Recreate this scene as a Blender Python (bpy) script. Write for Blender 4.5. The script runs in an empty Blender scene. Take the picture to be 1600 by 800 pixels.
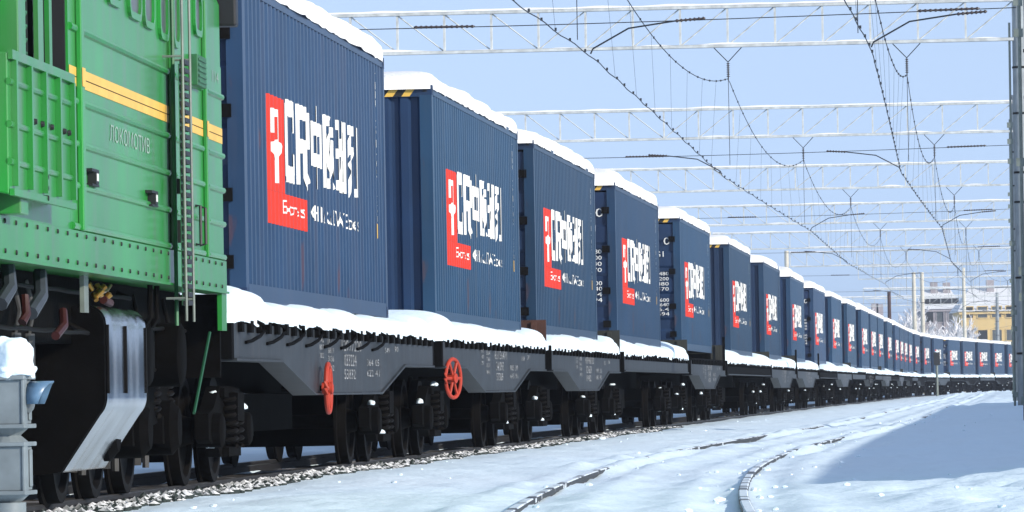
import bpy, bmesh, math, random
from mathutils import Vector, Matrix, noise
R = math.radians
random.seed(7)
SC = bpy.context.scene
COL = SC.collection

# ------------------------------------------------------------------ camera
EYE = 0.75
cam_d = bpy.data.cameras.new("camera"); cam = bpy.data.objects.new("camera", cam_d); COL.objects.link(cam)
cam_d.sensor_width = 36.0
cam_d.lens = 8443.5 / 1600 * 36.0
cam_d.clip_start = 0.5; cam_d.clip_end = 9000
PITCH = math.atan(214.4 / 8443.5); ROLL = 0.0181
cam.matrix_world = (Matrix.Translation((0, 0, EYE)) @ Matrix.Rotation(R(90) + PITCH, 4, 'X')
                    @ Matrix.Rotation(-ROLL, 4, 'Z'))
SC.camera = cam

# ------------------------------------------------------------------ light
SUN_EL, SUN_AZ = R(20.5), R(38)          # azimuth: from straight right towards behind the camera
SDIR = Vector((math.cos(SUN_EL) * math.cos(SUN_AZ), -math.cos(SUN_EL) * math.sin(SUN_AZ), math.sin(SUN_EL)))
W = bpy.data.worlds.new("World"); SC.world = W; W.use_nodes = True
nt = W.node_tree; nt.nodes.clear()
sky = nt.nodes.new('ShaderNodeTexSky'); sky.sky_type = 'NISHITA'; sky.sun_disc = False
sky.sun_elevation = SUN_EL; sky.sun_rotation = math.atan2(SDIR.x, SDIR.y)
sky.altitude = 0; sky.air_density = 1.0; sky.dust_density = 0.2; sky.ozone_density = 3.0
bg = nt.nodes.new('ShaderNodeBackground'); bg.inputs[1].default_value = 0.15
wo = nt.nodes.new('ShaderNodeOutputWorld')
tcw = nt.nodes.new('ShaderNodeTexCoord'); va = nt.nodes.new('ShaderNodeVectorMath'); va.operation = 'ADD'; va.inputs[1].default_value = (0, 0, 0.36)
vn = nt.nodes.new('ShaderNodeVectorMath'); vn.operation = 'NORMALIZE'      # the frosty air shows its clear blue right down to the skyline
nt.links.new(tcw.outputs['Generated'], va.inputs[0]); nt.links.new(va.outputs[0], vn.inputs[0]); nt.links.new(vn.outputs[0], sky.inputs[0])
hs = nt.nodes.new('ShaderNodeHueSaturation'); hs.inputs['Saturation'].default_value = 0.68; hs.inputs['Hue'].default_value = 0.498
nt.links.new(sky.outputs[0], hs.inputs['Color']); nt.links.new(hs.outputs[0], bg.inputs[0]); nt.links.new(bg.outputs[0], wo.inputs[0])
sun_d = bpy.data.lights.new("sun", 'SUN'); sun = bpy.data.objects.new("sun", sun_d); COL.objects.link(sun)
sun_d.energy = 2.5; sun_d.angle = R(0.5); sun_d.color = (1.0, 0.93, 0.82)
sun.rotation_euler = SDIR.to_track_quat('Z', 'Y').to_euler()
VS = SC.view_settings
VS.view_transform = 'Standard'; VS.look = 'None'; VS.gamma = 1.0; VS.use_curve_mapping = False
VS.exposure = 1.05
HAZE = 0.0004

# ------------------------------------------------------------------ materials
def mat(name, col, rough=0.6, metal=0.0, var=0.25, scale=6.0, bump=0.0, bscale=40.0, col2=None, coat=0.0, spec=None, lo=0.35, hi=0.7):
    m = bpy.data.materials.new(name); m.use_nodes = True
    n = m.node_tree.nodes; l = m.node_tree.links
    b = n['Principled BSDF']
    tc = n.new('ShaderNodeTexCoord')
    nz = n.new('ShaderNodeTexNoise'); nz.inputs['Scale'].default_value = scale; nz.inputs['Detail'].default_value = 6
    l.new(tc.outputs['Object'], nz.inputs['Vector'])
    rp = n.new('ShaderNodeValToRGB'); rp.color_ramp.elements[0].position = lo; rp.color_ramp.elements[1].position = hi
    c2 = col2 if col2 else tuple(c * (1 - var) for c in col)
    rp.color_ramp.elements[0].color = (*c2, 1); rp.color_ramp.elements[1].color = (*col, 1)
    l.new(nz.outputs['Fac'], rp.inputs[0]); l.new(rp.outputs[0], b.inputs['Base Color'])
    b.inputs['Roughness'].default_value = rough; b.inputs['Metallic'].default_value = metal
    if coat: b.inputs['Coat Weight'].default_value = coat; b.inputs['Coat Roughness'].default_value = 0.15
    if spec is not None: b.inputs['Specular IOR Level'].default_value = spec
    if bump:
        nb = n.new('ShaderNodeTexNoise'); nb.inputs['Scale'].default_value = bscale; nb.inputs['Detail'].default_value = 5
        l.new(tc.outputs['Object'], nb.inputs['Vector'])
        bp = n.new('ShaderNodeBump'); bp.inputs['Strength'].default_value = bump; bp.inputs['Distance'].default_value = 0.02
        l.new(nb.outputs['Fac'], bp.inputs['Height']); l.new(bp.outputs[0], b.inputs['Normal'])
    return m

def streaks(m, dark, amount=0.5, sx=9.0, sz=0.5, lo=0.5, hi=0.75):
    """vertical run-off streaks mixed over the base colour"""
    n = m.node_tree.nodes; l = m.node_tree.links; b = n['Principled BSDF']
    src = b.inputs['Base Color'].links[0].from_socket
    tc = n.new('ShaderNodeTexCoord'); mp = n.new('ShaderNodeMapping'); mp.inputs['Scale'].default_value = (sx, sx, sz)
    nz = n.new('ShaderNodeTexNoise'); nz.inputs['Scale'].default_value = 1.0; nz.inputs['Detail'].default_value = 5
    l.new(tc.outputs['Object'], mp.inputs[0]); l.new(mp.outputs[0], nz.inputs['Vector'])
    rp = n.new('ShaderNodeValToRGB'); rp.color_ramp.elements[0].position = lo; rp.color_ramp.elements[1].position = hi
    rp.color_ramp.elements[0].color = (0, 0, 0, 1); rp.color_ramp.elements[1].color = (amount,) * 3 + (1,)
    l.new(nz.outputs['Fac'], rp.inputs[0])
    mx = n.new('ShaderNodeMix'); mx.data_type = 'RGBA'
    l.new(rp.outputs[0], mx.inputs[0]); l.new(src, mx.inputs[6]); mx.inputs[7].default_value = (*dark, 1)
    l.new(mx.outputs[2], b.inputs['Base Color'])
    return m

SNOW = mat("snow", (0.75, 0.875, 0.955), 0.75, var=0.03, scale=2.0, bump=0.8, bscale=9, spec=0.2)
SNOWCAP = mat("snow_cap", (0.83, 0.83, 0.83), 0.8, var=0.05, scale=3.0, bump=0.9, bscale=22, spec=0.2)
NAVY = streaks(mat("navy_paint", (0.011, 0.040, 0.089), 0.42, var=0.2, scale=1.2, coat=0.1), (0.035, 0.05, 0.08), 0.4)
NAVYDIM = mat("navy_end_darkened", (0.004, 0.022, 0.068), 0.5, var=0.2, scale=2)  # the side navy, darkened where the ends catch no grazing sheen
WHITE = mat("white_paint", (0.78, 0.77, 0.72), 0.5, var=0.12, scale=5)
RED = mat("red_paint", (0.60, 0.028, 0.009), 0.55, var=0.12, scale=4)
YELLOW = mat("yellow_paint", (0.78, 0.47, 0.08), 0.45, var=0.15, scale=4)
BLACK = mat("black_paint", (0.012, 0.012, 0.013), 0.5, var=0.4, scale=5)
GREEN = streaks(mat("green_paint", (0.012, 0.26, 0.030), 0.38, scale=0.9, col2=(0.014, 0.18, 0.025), coat=0.35), (0.07, 0.16, 0.07), 0.8, 5, 0.5)
GREEND = mat("green_grime", (0.03, 0.16, 0.06), 0.5, var=0.5, scale=5)
GRIMESHADE = mat("grime_shade_black", (0.0030, 0.0027, 0.0026), 0.9, var=0.6, scale=4, bump=0.3, bscale=20, spec=0.06)  # grime blackened further to stand in for underframe shade
STEEL = mat("dark_steel", (0.0065, 0.0055, 0.005), 0.65, metal=0.2, var=0.5, scale=7, spec=0.1)
RAILM = mat("rail_steel", (0.030, 0.028, 0.030), 0.5, metal=0.35, var=0.5, scale=3)
RAILTOP = mat("rail_top_steel", (0.25, 0.25, 0.26), 0.35, metal=0.8, var=0.4, scale=3)
CHROME = mat("polished_steel", (0.50, 0.51, 0.53), 0.17, metal=1.0, var=0.45, scale=1.6, bump=0.1, bscale=3)
PIPE = mat("pale_handrail", (0.20, 0.23, 0.20), 0.4, metal=0.2, var=0.25, scale=8)
CARGREY = streaks(mat("flatcar_grey", (0.025, 0.032, 0.039), 0.55, var=0.45, scale=3, bump=0.1, bscale=30), (0.06, 0.055, 0.055), 0.5, 7, 0.8)
CARDARK = mat("flatcar_dark", (0.0035, 0.0034, 0.0036), 0.9, var=0.5, scale=4, spec=0.06)
MARK = mat("faded_marking", (0.42, 0.43, 0.44), 0.7, var=0.7, scale=14)
RUST = mat("rust_brown", (0.075, 0.028, 0.017), 0.8, var=0.5, scale=4)
DARKGREEN = mat("dull_olive", (0.025, 0.027, 0.022), 0.7, var=0.4, scale=4)
ORANGE = mat("red_handwheel", (0.42, 0.035, 0.012), 0.6, var=0.2, scale=8)
EXH = mat("bracket_blue_grey", (0.045, 0.055, 0.07), 0.5, var=0.4, scale=5)
SHOE = mat("brake_shoe_grey", (0.07, 0.07, 0.07), 0.8, var=0.5, scale=5)
REDHOSE = mat("red_hose", (0.04, 0.004, 0.003), 0.5, var=0.3)
BRASS = mat("brass", (0.45, 0.25, 0.06), 0.35, metal=0.9, var=0.3)
GLASS = mat("window_glass", (0.10, 0.11, 0.115), 0.35, var=0.4, scale=3)
GANTRY = mat("frosted_steel", (0.60, 0.62, 0.60), 0.7, var=0.35, scale=4)
CONC = streaks(mat("mast_concrete", (0.30, 0.33, 0.34), 0.8, var=0.25, scale=3, bump=0.2), (0.2, 0.22, 0.23), 0.4)
CREAM = mat("pale_concrete", (0.62, 0.58, 0.48), 0.8, var=0.2, scale=2)
WIRE = mat("wire_dark", (0.03, 0.035, 0.045), 0.6, metal=0.4, var=0.4)
INSUL = mat("insulator_glaze", (0.05, 0.035, 0.03), 0.25, var=0.3)
SIGGREY = mat("signal_housing_grey", (0.20, 0.235, 0.25), 0.5, var=0.3, scale=6)
HOOD = mat("signal_hood_blue", (0.10, 0.19, 0.30), 0.35, var=0.25, scale=8)
STUCCO = streaks(mat("yellow_stucco", (0.66, 0.47, 0.20), 0.9, var=0.15, scale=0.5), (0.5, 0.40, 0.27), 0.5, 1.2, 0.2)
GREYWALL = streaks(mat("lilac_grey_wall", (0.36, 0.32, 0.33), 0.9, var=0.25, scale=0.4), (0.25, 0.22, 0.24), 0.5, 1.2, 0.2)
BARK = mat("frosted_bark", (0.45, 0.42, 0.42), 0.9, var=0.4, scale=2)
FROST = mat("hoar_frost", (0.78, 0.76, 0.76), 0.9, var=0.3, scale=0.5)
RAIL2 = mat("half_buried_rail", (0.030, 0.030, 0.033), 0.5, scale=1.3, col2=(0.70, 0.76, 0.82), lo=0.33, hi=0.40, spec=0.3)
RAIL2T = mat("snowed_rail_head", (0.045, 0.045, 0.05), 0.5, scale=1.1, col2=(0.70, 0.78, 0.85), lo=0.50, hi=0.58, spec=0.3)
GRAVEL = None

def gravel_mat():
    m = bpy.data.materials.new("snowy_ballast"); m.use_nodes = True
    n = m.node_tree.nodes; l = m.node_tree.links; b = n['Principled BSDF']
    ge = n.new('ShaderNodeNewGeometry'); sp = n.new('ShaderNodeSeparateXYZ'); l.new(ge.outputs['Normal'], sp.inputs[0])
    tc = n.new('ShaderNodeTexCoord'); nz = n.new('ShaderNodeTexNoise'); nz.inputs['Scale'].default_value = 6
    l.new(tc.outputs['Object'], nz.inputs['Vector'])
    ad = n.new('ShaderNodeMath'); ad.operation = 'MULTIPLY_ADD'; l.new(nz.outputs['Fac'], ad.inputs[0]); ad.inputs[1].default_value = 0.29
    l.new(sp.outputs['Z'], ad.inputs[2])
    rp = n.new('ShaderNodeValToRGB'); rp.color_ramp.elements[0].position = 0.86; rp.color_ramp.elements[1].position = 1.0
    rp.color_ramp.elements[0].color = (0.016, 0.026, 0.024, 1); rp.color_ramp.elements[1].color = (0.82, 0.83, 0.85, 1)
    l.new(ad.outputs[0], rp.inputs[0]); l.new(rp.outputs[0], b.inputs['Base Color']); b.inputs['Roughness'].default_value = 0.8
    return m
GRAVEL = gravel_mat()

BEDM = mat("dark_trackbed", (0.35, 0.36, 0.38), 0.85, scale=1.6, col2=(0.022, 0.018, 0.016), lo=0.56, hi=0.68, bump=0.5, bscale=25)  # bed colour darkened to stand in for shade beneath the train
def tint(m):
    n = m.node_tree.nodes; l = m.node_tree.links; b = n['Principled BSDF']; src = b.inputs['Base Color'].links[0].from_socket
    oi = n.new('ShaderNodeObjectInfo'); mx = n.new('ShaderNodeMix'); mx.data_type = 'RGBA'; mx.blend_type = 'MULTIPLY'; mx.inputs[0].default_value = 1.0
    l.new(src, mx.inputs[6]); l.new(oi.outputs['Color'], mx.inputs[7]); l.new(mx.outputs[2], b.inputs['Base Color'])
streaks(NAVY, (0.04, 0.05, 0.07), 0.3, 2.2, 0.35)
streaks(NAVY, (0.085, 0.030, 0.016), 0.4, 3.0, 0.9, 0.66, 0.70)
streaks(WHITE, (0.30, 0.28, 0.25), 0.6, 6, 1.5)
streaks(NAVYDIM, (0.025, 0.035, 0.06), 0.4, 6, 0.4)
tint(NAVY); tint(NAVYDIM)
# ------------------------------------------------------------------ object helpers
class MB:
    def __init__(s): s.v = []; s.f = []; s.mi = []; s.cur = 0
    def m(s, i): s.cur = i; return s
    def face(s, pts):
        k = len(s.v); s.v += [tuple(p) for p in pts]; s.f.append(tuple(range(k, k + len(pts)))); s.mi.append(s.cur)
    def box(s, x0, x1, y0, y1, z0, z1):
        k = len(s.v)
        s.v += [(x0, y0, z0), (x1, y0, z0), (x1, y1, z0), (x0, y1, z0), (x0, y0, z1), (x1, y0, z1), (x1, y1, z1), (x0, y1, z1)]
        for q in ((0, 3, 2, 1), (4, 5, 6, 7), (0, 1, 5, 4), (1, 2, 6, 5), (2, 3, 7, 6), (3, 0, 4, 7)):
            s.f.append(tuple(k + i for i in q)); s.mi.append(s.cur)
        return s
    def tube(s, pts, r, n=6, cap=True):
        pts = [Vector(p) for p in pts]; k = len(s.v); rr = r if isinstance(r, (list, tuple)) else [r] * len(pts)
        up = None
        for i, p in enumerate(pts):
            d = (pts[min(i + 1, len(pts) - 1)] - pts[max(i - 1, 0)]).normalized()
            a = d.cross(Vector((0, 0, 1)))
            if a.length < 1e-3: a = d.cross(Vector((1, 0, 0)))
            a.normalize()
            if up is not None and a.dot(up) < 0: a = -a
            up = a
            b = d.cross(a)
            for j in range(n):
                t = 2 * math.pi * j / n
                s.v.append(tuple(p + (a * math.cos(t) + b * math.sin(t)) * rr[i]))
        for i in range(len(pts) - 1):
            for j in range(n):
                s.f.append((k + i * n + j, k + i * n + (j + 1) % n, k + (i + 1) * n + (j + 1) % n, k + (i + 1) * n + j)); s.mi.append(s.cur)
        if cap:
            s.f.append(tuple(k + j for j in range(n))[::-1]); s.mi.append(s.cur)
            e = k + (len(pts) - 1) * n
            s.f.append(tuple(e + j for j in range(n))); s.mi.append(s.cur)
        return s
    def prism(s, prof, axis, a0, a1):
        """profile (2D) extruded along axis: 'y' -> prof=(x,z); 'x' -> prof=(y,z); 'z' -> prof=(x,y)"""
        def P(p, a):
            return {'y': (p[0], a, p[1]), 'x': (a, p[0], p[1]), 'z': (p[0], p[1], a)}[axis]
        k = len(s.v); n = len(prof)
        s.v += [P(p, a0) for p in prof] + [P(p, a1) for p in prof]
        for i in range(n):
            j = (i + 1) % n; s.f.append((k + i, k + j, k + n + j, k + n + i)); s.mi.append(s.cur)
        s.f.append(tuple(range(k, k + n))[::-1]); s.mi.append(s.cur)
        s.f.append(tuple(range(k + n, k + 2 * n))); s.mi.append(s.cur)
        return s
    def grid(s, rows):
        k = len(s.v); n = len(rows[0])
        for r in rows: s.v += [tuple(p) for p in r]
        for i in range(len(rows) - 1):
            for j in range(n - 1):
                s.f.append((k + i * n + j, k + i * n + j + 1, k + (i + 1) * n + j + 1, k + (i + 1) * n + j)); s.mi.append(s.cur)
        return s
    def lathe(s, c, axis, prof, n=20):
        """prof = [(along, radius)] around an axis through c"""
        ax = Vector(axis).normalized(); a = ax.cross(Vector((0, 0, 1)))
        if a.length < 1e-3: a = Vector((1, 0, 0))
        a.normalize(); b = ax.cross(a); c = Vector(c)
        rows = []
        for (h, r) in prof:
            rows.append([c + ax * h + (a * math.cos(2 * math.pi * j / n) + b * math.sin(2 * math.pi * j / n)) * r for j in range(n + 1)])
        return s.grid(rows)
    def mesh(s, name, mats, smooth=False, fix=True):
        me = bpy.data.meshes.new(name); me.from_pydata(s.v, [], s.f)
        for m_ in (mats if isinstance(mats, (list, tuple)) else [mats]): me.materials.append(m_)
        if any(s.mi): me.polygons.foreach_set('material_index', s.mi)
        if fix:
            bm = bmesh.new(); bm.from_mesh(me); bmesh.ops.remove_doubles(bm, verts=bm.verts, dist=1e-5) if smooth else None
            bmesh.ops.recalc_face_normals(bm, faces=bm.faces); bm.to_mesh(me); bm.free()
        if smooth:
            me.polygons.foreach_set('use_smooth', [True] * len(me.polygons))
            if smooth != 'all': me.set_sharp_from_angle(angle=R(40))
        me.update()
        return me
    def build(s, name, mats, parent=None, smooth=False, fix=True):
        return link(name, s.mesh(name, mats, smooth, fix), parent)

def link(name, me, parent=None):
    o = bpy.data.objects.new(name, me); COL.objects.link(o)
    if parent is not None: o.parent = parent
    return o
def tag(o, label, cat, group=None, kind=None):
    o['label'] = label; o['category'] = cat
    if group: o['group'] = group
    if kind: o['kind'] = kind
    return o
def empty(name, loc=(0, 0, 0), rz=0.0):
    o = bpy.data.objects.new(name, None); COL.objects.link(o); o.location = loc; o.rotation_euler = (0, 0, rz); o.empty_display_size = 0.3
    return o
def struct(o): o['kind'] = 'structure'; return o
def copy_tree(o, parent=None):
    c = o.copy(); COL.objects.link(c); c.parent = parent
    for ch in o.children: copy_tree(ch, c)
    return c
def bevel(o, w=0.01, seg=2):
    m = o.modifiers.new("bevel", 'BEVEL'); m.width = w; m.segments = seg; m.limit_method = 'ANGLE'; m.angle_limit = R(40); return o
def text_polys(txt, size, sx=1.0):
    cu = bpy.data.curves.new("t", 'FONT'); cu.body = txt; cu.size = size; cu.resolution_u = 2
    ob = bpy.data.objects.new("t", cu); COL.objects.link(ob)
    me = bpy.data.meshes.new_from_object(ob)
    vs = [v.co.copy() for v in me.vertices]; polys = [[(vs[i].x * sx, vs[i].y) for i in p.vertices] for p in me.polygons]
    bpy.data.objects.remove(ob); bpy.data.curves.remove(cu); bpy.data.meshes.remove(me)
    return polys
def fnoise(x, y, z=0.0, s=1.0): return noise.noise(Vector((x * s, y * s, z * s)))

# ------------------------------------------------------------------ track path (the train stands on it)
KN = [-60, 60, 140, 220, 300, 380, 460, 700]
KV = [0.9704e-3, -0.1036e-3, 0.1315e-3, -0.047e-3, 0.0074e-3, 1.2825e-3, -1.1219e-3, -1.1219e-3]
def kap(s):
    if s <= KN[0]: return KV[0] * 0.3
    if s >= KN[-1]: return KV[-1] * 0.2
    for i in range(len(KN) - 1):
        if s <= KN[i + 1]:
            t = (s - KN[i]) / (KN[i + 1] - KN[i]); return KV[i] * (1 - t) + KV[i + 1] * t
DS = 0.5
_f = [(-3.096, 54.2767, 0.0802)]; _b = [(-3.096, 54.2767, 0.0802)]
for i in range(1800):
    x, y, t = _f[-1]; t2 = t + kap(i * DS) * DS; tm = (t + t2) / 2
    _f.append((x + math.sin(tm) * DS, y + math.cos(tm) * DS, t2))
for i in range(200):
    x, y, t = _b[-1]; t2 = t - kap(-i * DS) * DS; tm = (t + t2) / 2
    _b.append((x - math.sin(tm) * DS, y - math.cos(tm) * DS, t2))
PATH = _b[:0:-1] + _f; S_MIN = -200 * DS
def fr(s):
    q = (s - S_MIN) / DS; i = max(0, min(len(PATH) - 2, int(q))); t = q - i
    a, b = PATH[i], PATH[i + 1]
    return tuple(a[k] * (1 - t) + b[k] * t for k in range(3))
def at(s, o=0.0, z=0.0):
    x, y, t = fr(s); return Vector((x + math.cos(t) * o, y - math.sin(t) * o, z))
def s_for_y(Y):
    lo, hi = -90, 880
    for _ in range(40):
        m_ = (lo + hi) / 2
        if fr(m_)[1] < Y: lo = m_
        else: hi = m_
    return lo
TR2 = 5.45      # second track, to the right

# ------------------------------------------------------------------ ground
def sstep(a, b, x):
    t = max(0.0, min(1.0, (x - a) / (b - a))); return t * t * (3 - 2 * t)
def ground_z(s, o):
    z = -0.045 + 0.035 * fnoise(s * 0.12, o * 0.35, 3.1) + 0.025 * fnoise(s * 0.5, o * 1.3, 9.0) + 0.014 * fnoise(s * 1.7, o * 4, 1.0) + 0.012 * fnoise(s * 0.9, o * 2.4, 6.0)
    # hollow under the train, ballast shoulder beside it
    a = abs(o)
    z -= 0.10 * (1 - sstep(0.68, 0.80, a)) + 0.02 * (1 - sstep(0.95, 1.9 + 0.4 * fnoise(s * 0.3, 0, 5), a))
    t2 = tr2s(s)
    # second track: rails half buried, each in its flangeway
    for k, ro in enumerate((t2 - 0.76, t2 + 0.76)):
        d = abs(o - ro)
        dep = -0.067 + 0.10 * fnoise(s * 0.11, k * 7.0, 2.2) + (0.055 if k else 0.03) * (1 - sstep(-12, 45 if k else 8, s)) + (0.07 * math.exp(-((s - 24) / 9) ** 2) if not k else 0.0)
        z -= max(-0.06, dep) * (1 - sstep(0.05, 0.20, d))
        z += 0.045 * math.exp(-((d - 0.42) / 0.16) ** 2) * (0.6 + fnoise(s * 0.7, k * 3.0 + (1 if o > ro else 0), 4))
    # rougher shovelled snow right of the second track
    far = sstep(t2 + 1.0, t2 + 2.2, o)
    z += far * (0.07 + 0.09 * fnoise(s * 0.22, o * 0.5, 7) + 0.06 * abs(fnoise(s * 0.8, o * 1.3, 8)) + 0.03 * fnoise(s * 2.1, o * 3.6, 8))
    z += sstep(150, 320, s) * sstep(2.0, 4.5, o) * (0.16 + 0.14 * fnoise(s * 0.06, o * 0.3, 11))
    return z
def tr2(s):
    K = [(-60, 6.6), (-30, 5.75), (-20, 5.28), (-8, 4.92), (2, 4.75), (14, 4.75), (33, 5.0), (60, 5.4), (90, TR2)]
    if s <= K[0][0]: return K[0][1]
    for (a, p_), (b, q_) in zip(K[:-1], K[1:]):
        if s <= b: return p_ + (q_ - p_) * sstep(a, b, s) if False else p_ + (q_ - p_) * (s - a) / (b - a)
    return TR2
def tr2s(s): return sum(tr2(s + d) for d in (-6, -4, -2, 0, 2, 4, 6)) / 7
def build_ground():
    ss = []; s = -52.0
    while s < 900:
        ss.append(s); d = max(0.0, s + 54)
        s += 0.16 if s < -5 else (0.25 if s < 30 else (0.5 if s < 90 else (1.2 if s < 200 else (4 if s < 480 else 20))))
    oo = [-420, -260, -160, -90, -50, -30, -20, -14, -10, -7, -5, -4, -3.2]
    o = -2.6
    while o < 10.0: oo.append(o); o += 0.085
    oo += [10.2, 10.6, 11, 11.5, 12, 12.6, 13.3, 14, 15, 16, 17, 18.5, 20, 23, 27, 33, 42, 55, 75, 110, 170, 260, 400]
    mb = MB()
    rows = []
    for s in ss:
        x, y, t = fr(s); c, sn = math.cos(t), math.sin(t)
        rows.append([(x + c * o, y - sn * o, ground_z(s, o)) for o in oo])
    mb.grid(rows)
    g = mb.build("ground", SNOW, smooth='all', fix=False)
    struct(g)
    m2 = MB(); m2.grid([[(x, y, -0.9) for x in (-2000, -800, 0, 800, 2000)] for y in (-500, 200, 900, 1500, 2500)])
    struct(m2.build("distant_snowfield", SNOW, fix=False))
build_ground()

def sweep(prof_groups, s0, s1, off, step, name, mats):
    """sweep closed 2-D profile (o,z) along the path"""
    mb = MB(); n = int((s1 - s0) / step)
    for gi, prof in enumerate(prof_groups):
        mb.m(gi); rows = []
        for i in range(n + 1):
            s = s0 + (s1 - s0) * i / n
            rows.append([at(s, (off(s) if callable(off) else off) + p[0], p[1]) for p in prof + prof[:1]])
        mb.grid(rows)
    return mb.build(name, mats, smooth=True)
rail_p = [(-0.075, -0.18), (0.075, -0.18), (0.075, -0.165), (0.012, -0.145), (0.012, -0.045), (0.036, -0.035), (0.036, -0.004),
          (-0.036, -0.004), (-0.036, -0.035), (-0.012, -0.045), (-0.012, -0.145), (-0.075, -0.165)]
top_p = [(-0.034, -0.0035), (0.034, -0.0035), (0.026, 0.004), (-0.026, 0.004)]
for off in (-0.76, 0.76): struct(sweep([rail_p, top_p], -55, 470, off, 1.0, "rail", [RAILM, RAILTOP]))
for off in (-0.76, 0.76): struct(sweep([rail_p, top_p], -55, 470, (lambda q: (lambda s: tr2s(s) + q))(off), 1.0, "rail", [RAIL2, RAIL2T]))

def build_trackbed():
    mb = MB(); rows = []; oo = [-1.5 + i * 0.12 for i in range(21)]
    s = -54.0
    while s < 470:
        rows.append([at(s, o, -0.135 + (0.03 if abs(o) < 0.66 else 0.0) + 0.03 * fnoise(s * 1.5, o * 3, 5) - 0.12 * sstep(0.80, 0.92, abs(o))) for o in oo]); s += 0.4 if s < 90 else 2.0
    mb.grid(rows); struct(mb.build("trackbed", BEDM, smooth='all', fix=False))
    mb = MB()
build_trackbed()

def build_clods():
    mb = MB(); rnd = random.Random(21)
    base = bmesh.new(); bmesh.ops.create_icosphere(base, subdivisions=1, radius=1.0)
    bv = [v.co.copy() for v in base.verts]; bf = [tuple(v.index for v in f.verts) for f in base.faces]; base.free()
    for q in range(260):
        s = -24 + 110 * rnd.random() ** 1.6
        c = rnd.random(); t2 = tr2s(s)
        if c < 0.45: o = t2 + 0.76 + rnd.gauss(0, 0.2)
        elif c < 0.6: o = t2 - 0.76 + rnd.gauss(0, 0.25)
        elif c < 0.8: o = t2 + 1.2 + abs(rnd.gauss(0, 1.4))
        else: o = 1.35 + abs(rnd.gauss(0, 0.5))
        if min(abs(o - t2 + .76), abs(o - t2 - .76)) < 0.06: continue
        sc = rnd.uniform(0.008, 0.026) * (1.8 if rnd.random() < .06 else 1); p = at(s, o, ground_z(s, o) + sc * 0.15); k = len(mb.v)
        for v in bv: g = rnd.uniform(.75, 1.25); mb.v.append((p.x + v.x * sc * g * 1.3, p.y + v.y * sc * g * 1.3, p.z + v.z * sc * g * .8))
        mb.f += [tuple(k + i for i in f) for f in bf]; mb.mi += [0] * len(bf)
    o = mb.build("snow_crumbs", SNOW, fix=False); tag(o, "loose crumbs of snow scattered along the half-buried rails", "snow", kind='stuff')
build_clods()

def build_ballast():
    mb = MB(); rnd = random.Random(3)
    base = bmesh.new(); bmesh.ops.create_icosphere(base, subdivisions=1, radius=1.0)
    bv = [v.co.copy() for v in base.verts]; bf = [tuple(v.index for v in f.verts) for f in base.faces]; base.free()
    s = -24.0
    while s < 62:
        for o, w in ((0.875, 0.03), (0.95, 0.06), (1.05, 0.08), (1.18, 0.10)):
            if rnd.random() < (0.92 if o > 0.9 and s < 30 else 0.5):
                oo = o + rnd.uniform(-w, w) * 0.6; sc = rnd.uniform(0.028, 0.05)
                p = at(s + rnd.uniform(-0.04, 0.04), oo, (max(ground_z(s, oo), -0.075) if oo > .8 else -0.12) + rnd.uniform(-0.012, 0.012))
                k = len(mb.v); j = [rnd.uniform(0.75, 1.25) for _ in range(3)]
                mb.v += [(p.x + v.x * sc * j[0] * rnd.uniform(.8, 1.2), p.y + v.y * sc * 1.2 * j[1] * rnd.uniform(.8, 1.2), p.z + v.z * sc * j[2] * rnd.uniform(.8, 1.2)) for v in bv]
                mb.f += [tuple(k + i for i in f) for f in bf]; mb.mi += [0] * len(bf)
        s += 0.085
    o = mb.build("ballast", GRAVEL, fix=False)
    tag(o, "dark crushed stone topped with snow beside the train's rail", "ballast", kind='stuff')
build_ballast()

# ------------------------------------------------------------------ container kit
CLN, CW, CH = 12.19, 1.22, 2.90
NC = 42; P0, P1 = 0.16, CLN - 0.16; PT = (P1 - P0) / NC
def corr_breaks():
    out = []
    for i in range(NC):
        y = P0 + i * PT; a, b = PT * 0.26, PT * 0.24
        out += [(y, 0.0), (y + a, 0.0), (y + a + b, -0.036), (y + 2 * a + b, -0.036)]
    out.append((P1, 0.0)); return out
CB = corr_breaks(); XO = 1.214
def cprof(y):
    if y <= P0 or y >= P1: return 0.0
    u = (y - P0) % PT; a, b = PT * 0.26, PT * 0.24
    if u < a: return 0.0
    if u < a + b: return -0.036 * (u - a) / b
    if u < 2 * a + b: return -0.036
    return -0.036 * (1 - (u - 2 * a - b) / (PT - 2 * a - b))
def conform(polys, name, mats, lift=0.004):
    """flat shapes (y,z[,layer]) cut at every corrugation edge and laid on the side wall"""
    bm = bmesh.new()
    lay = bm.verts.layers.float.new("l")
    for p in polys:
        pts, l_ = (p if isinstance(p, tuple) else (p, 0))
        vs = [bm.verts.new((0, q[0], q[1])) for q in pts]
        for v in vs: v[lay] = l_
        try: bm.faces.new(vs)
        except ValueError: pass
    ys = [v.co.y for v in bm.verts]; lo, hi = min(ys), max(ys)
    for (y, d) in CB:
        if lo < y < hi:
            bmesh.ops.bisect_plane(bm, geom=bm.verts[:] + bm.edges[:] + bm.faces[:], plane_co=(0, y, 0), plane_no=(0, 1, 0), dist=1e-5)
    for v in bm.verts: v.co.x = XO + cprof(v.co.y) + lift + v[lay] * 0.0007
    bmesh.ops.recalc_face_normals(bm, faces=bm.faces)
    for f in bm.faces:
        if f.normal.x < 0: f.normal_flip()
    me = bpy.data.meshes.new(name); bm.to_mesh(me); bm.free(); me.materials.append(mats); return me

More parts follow.
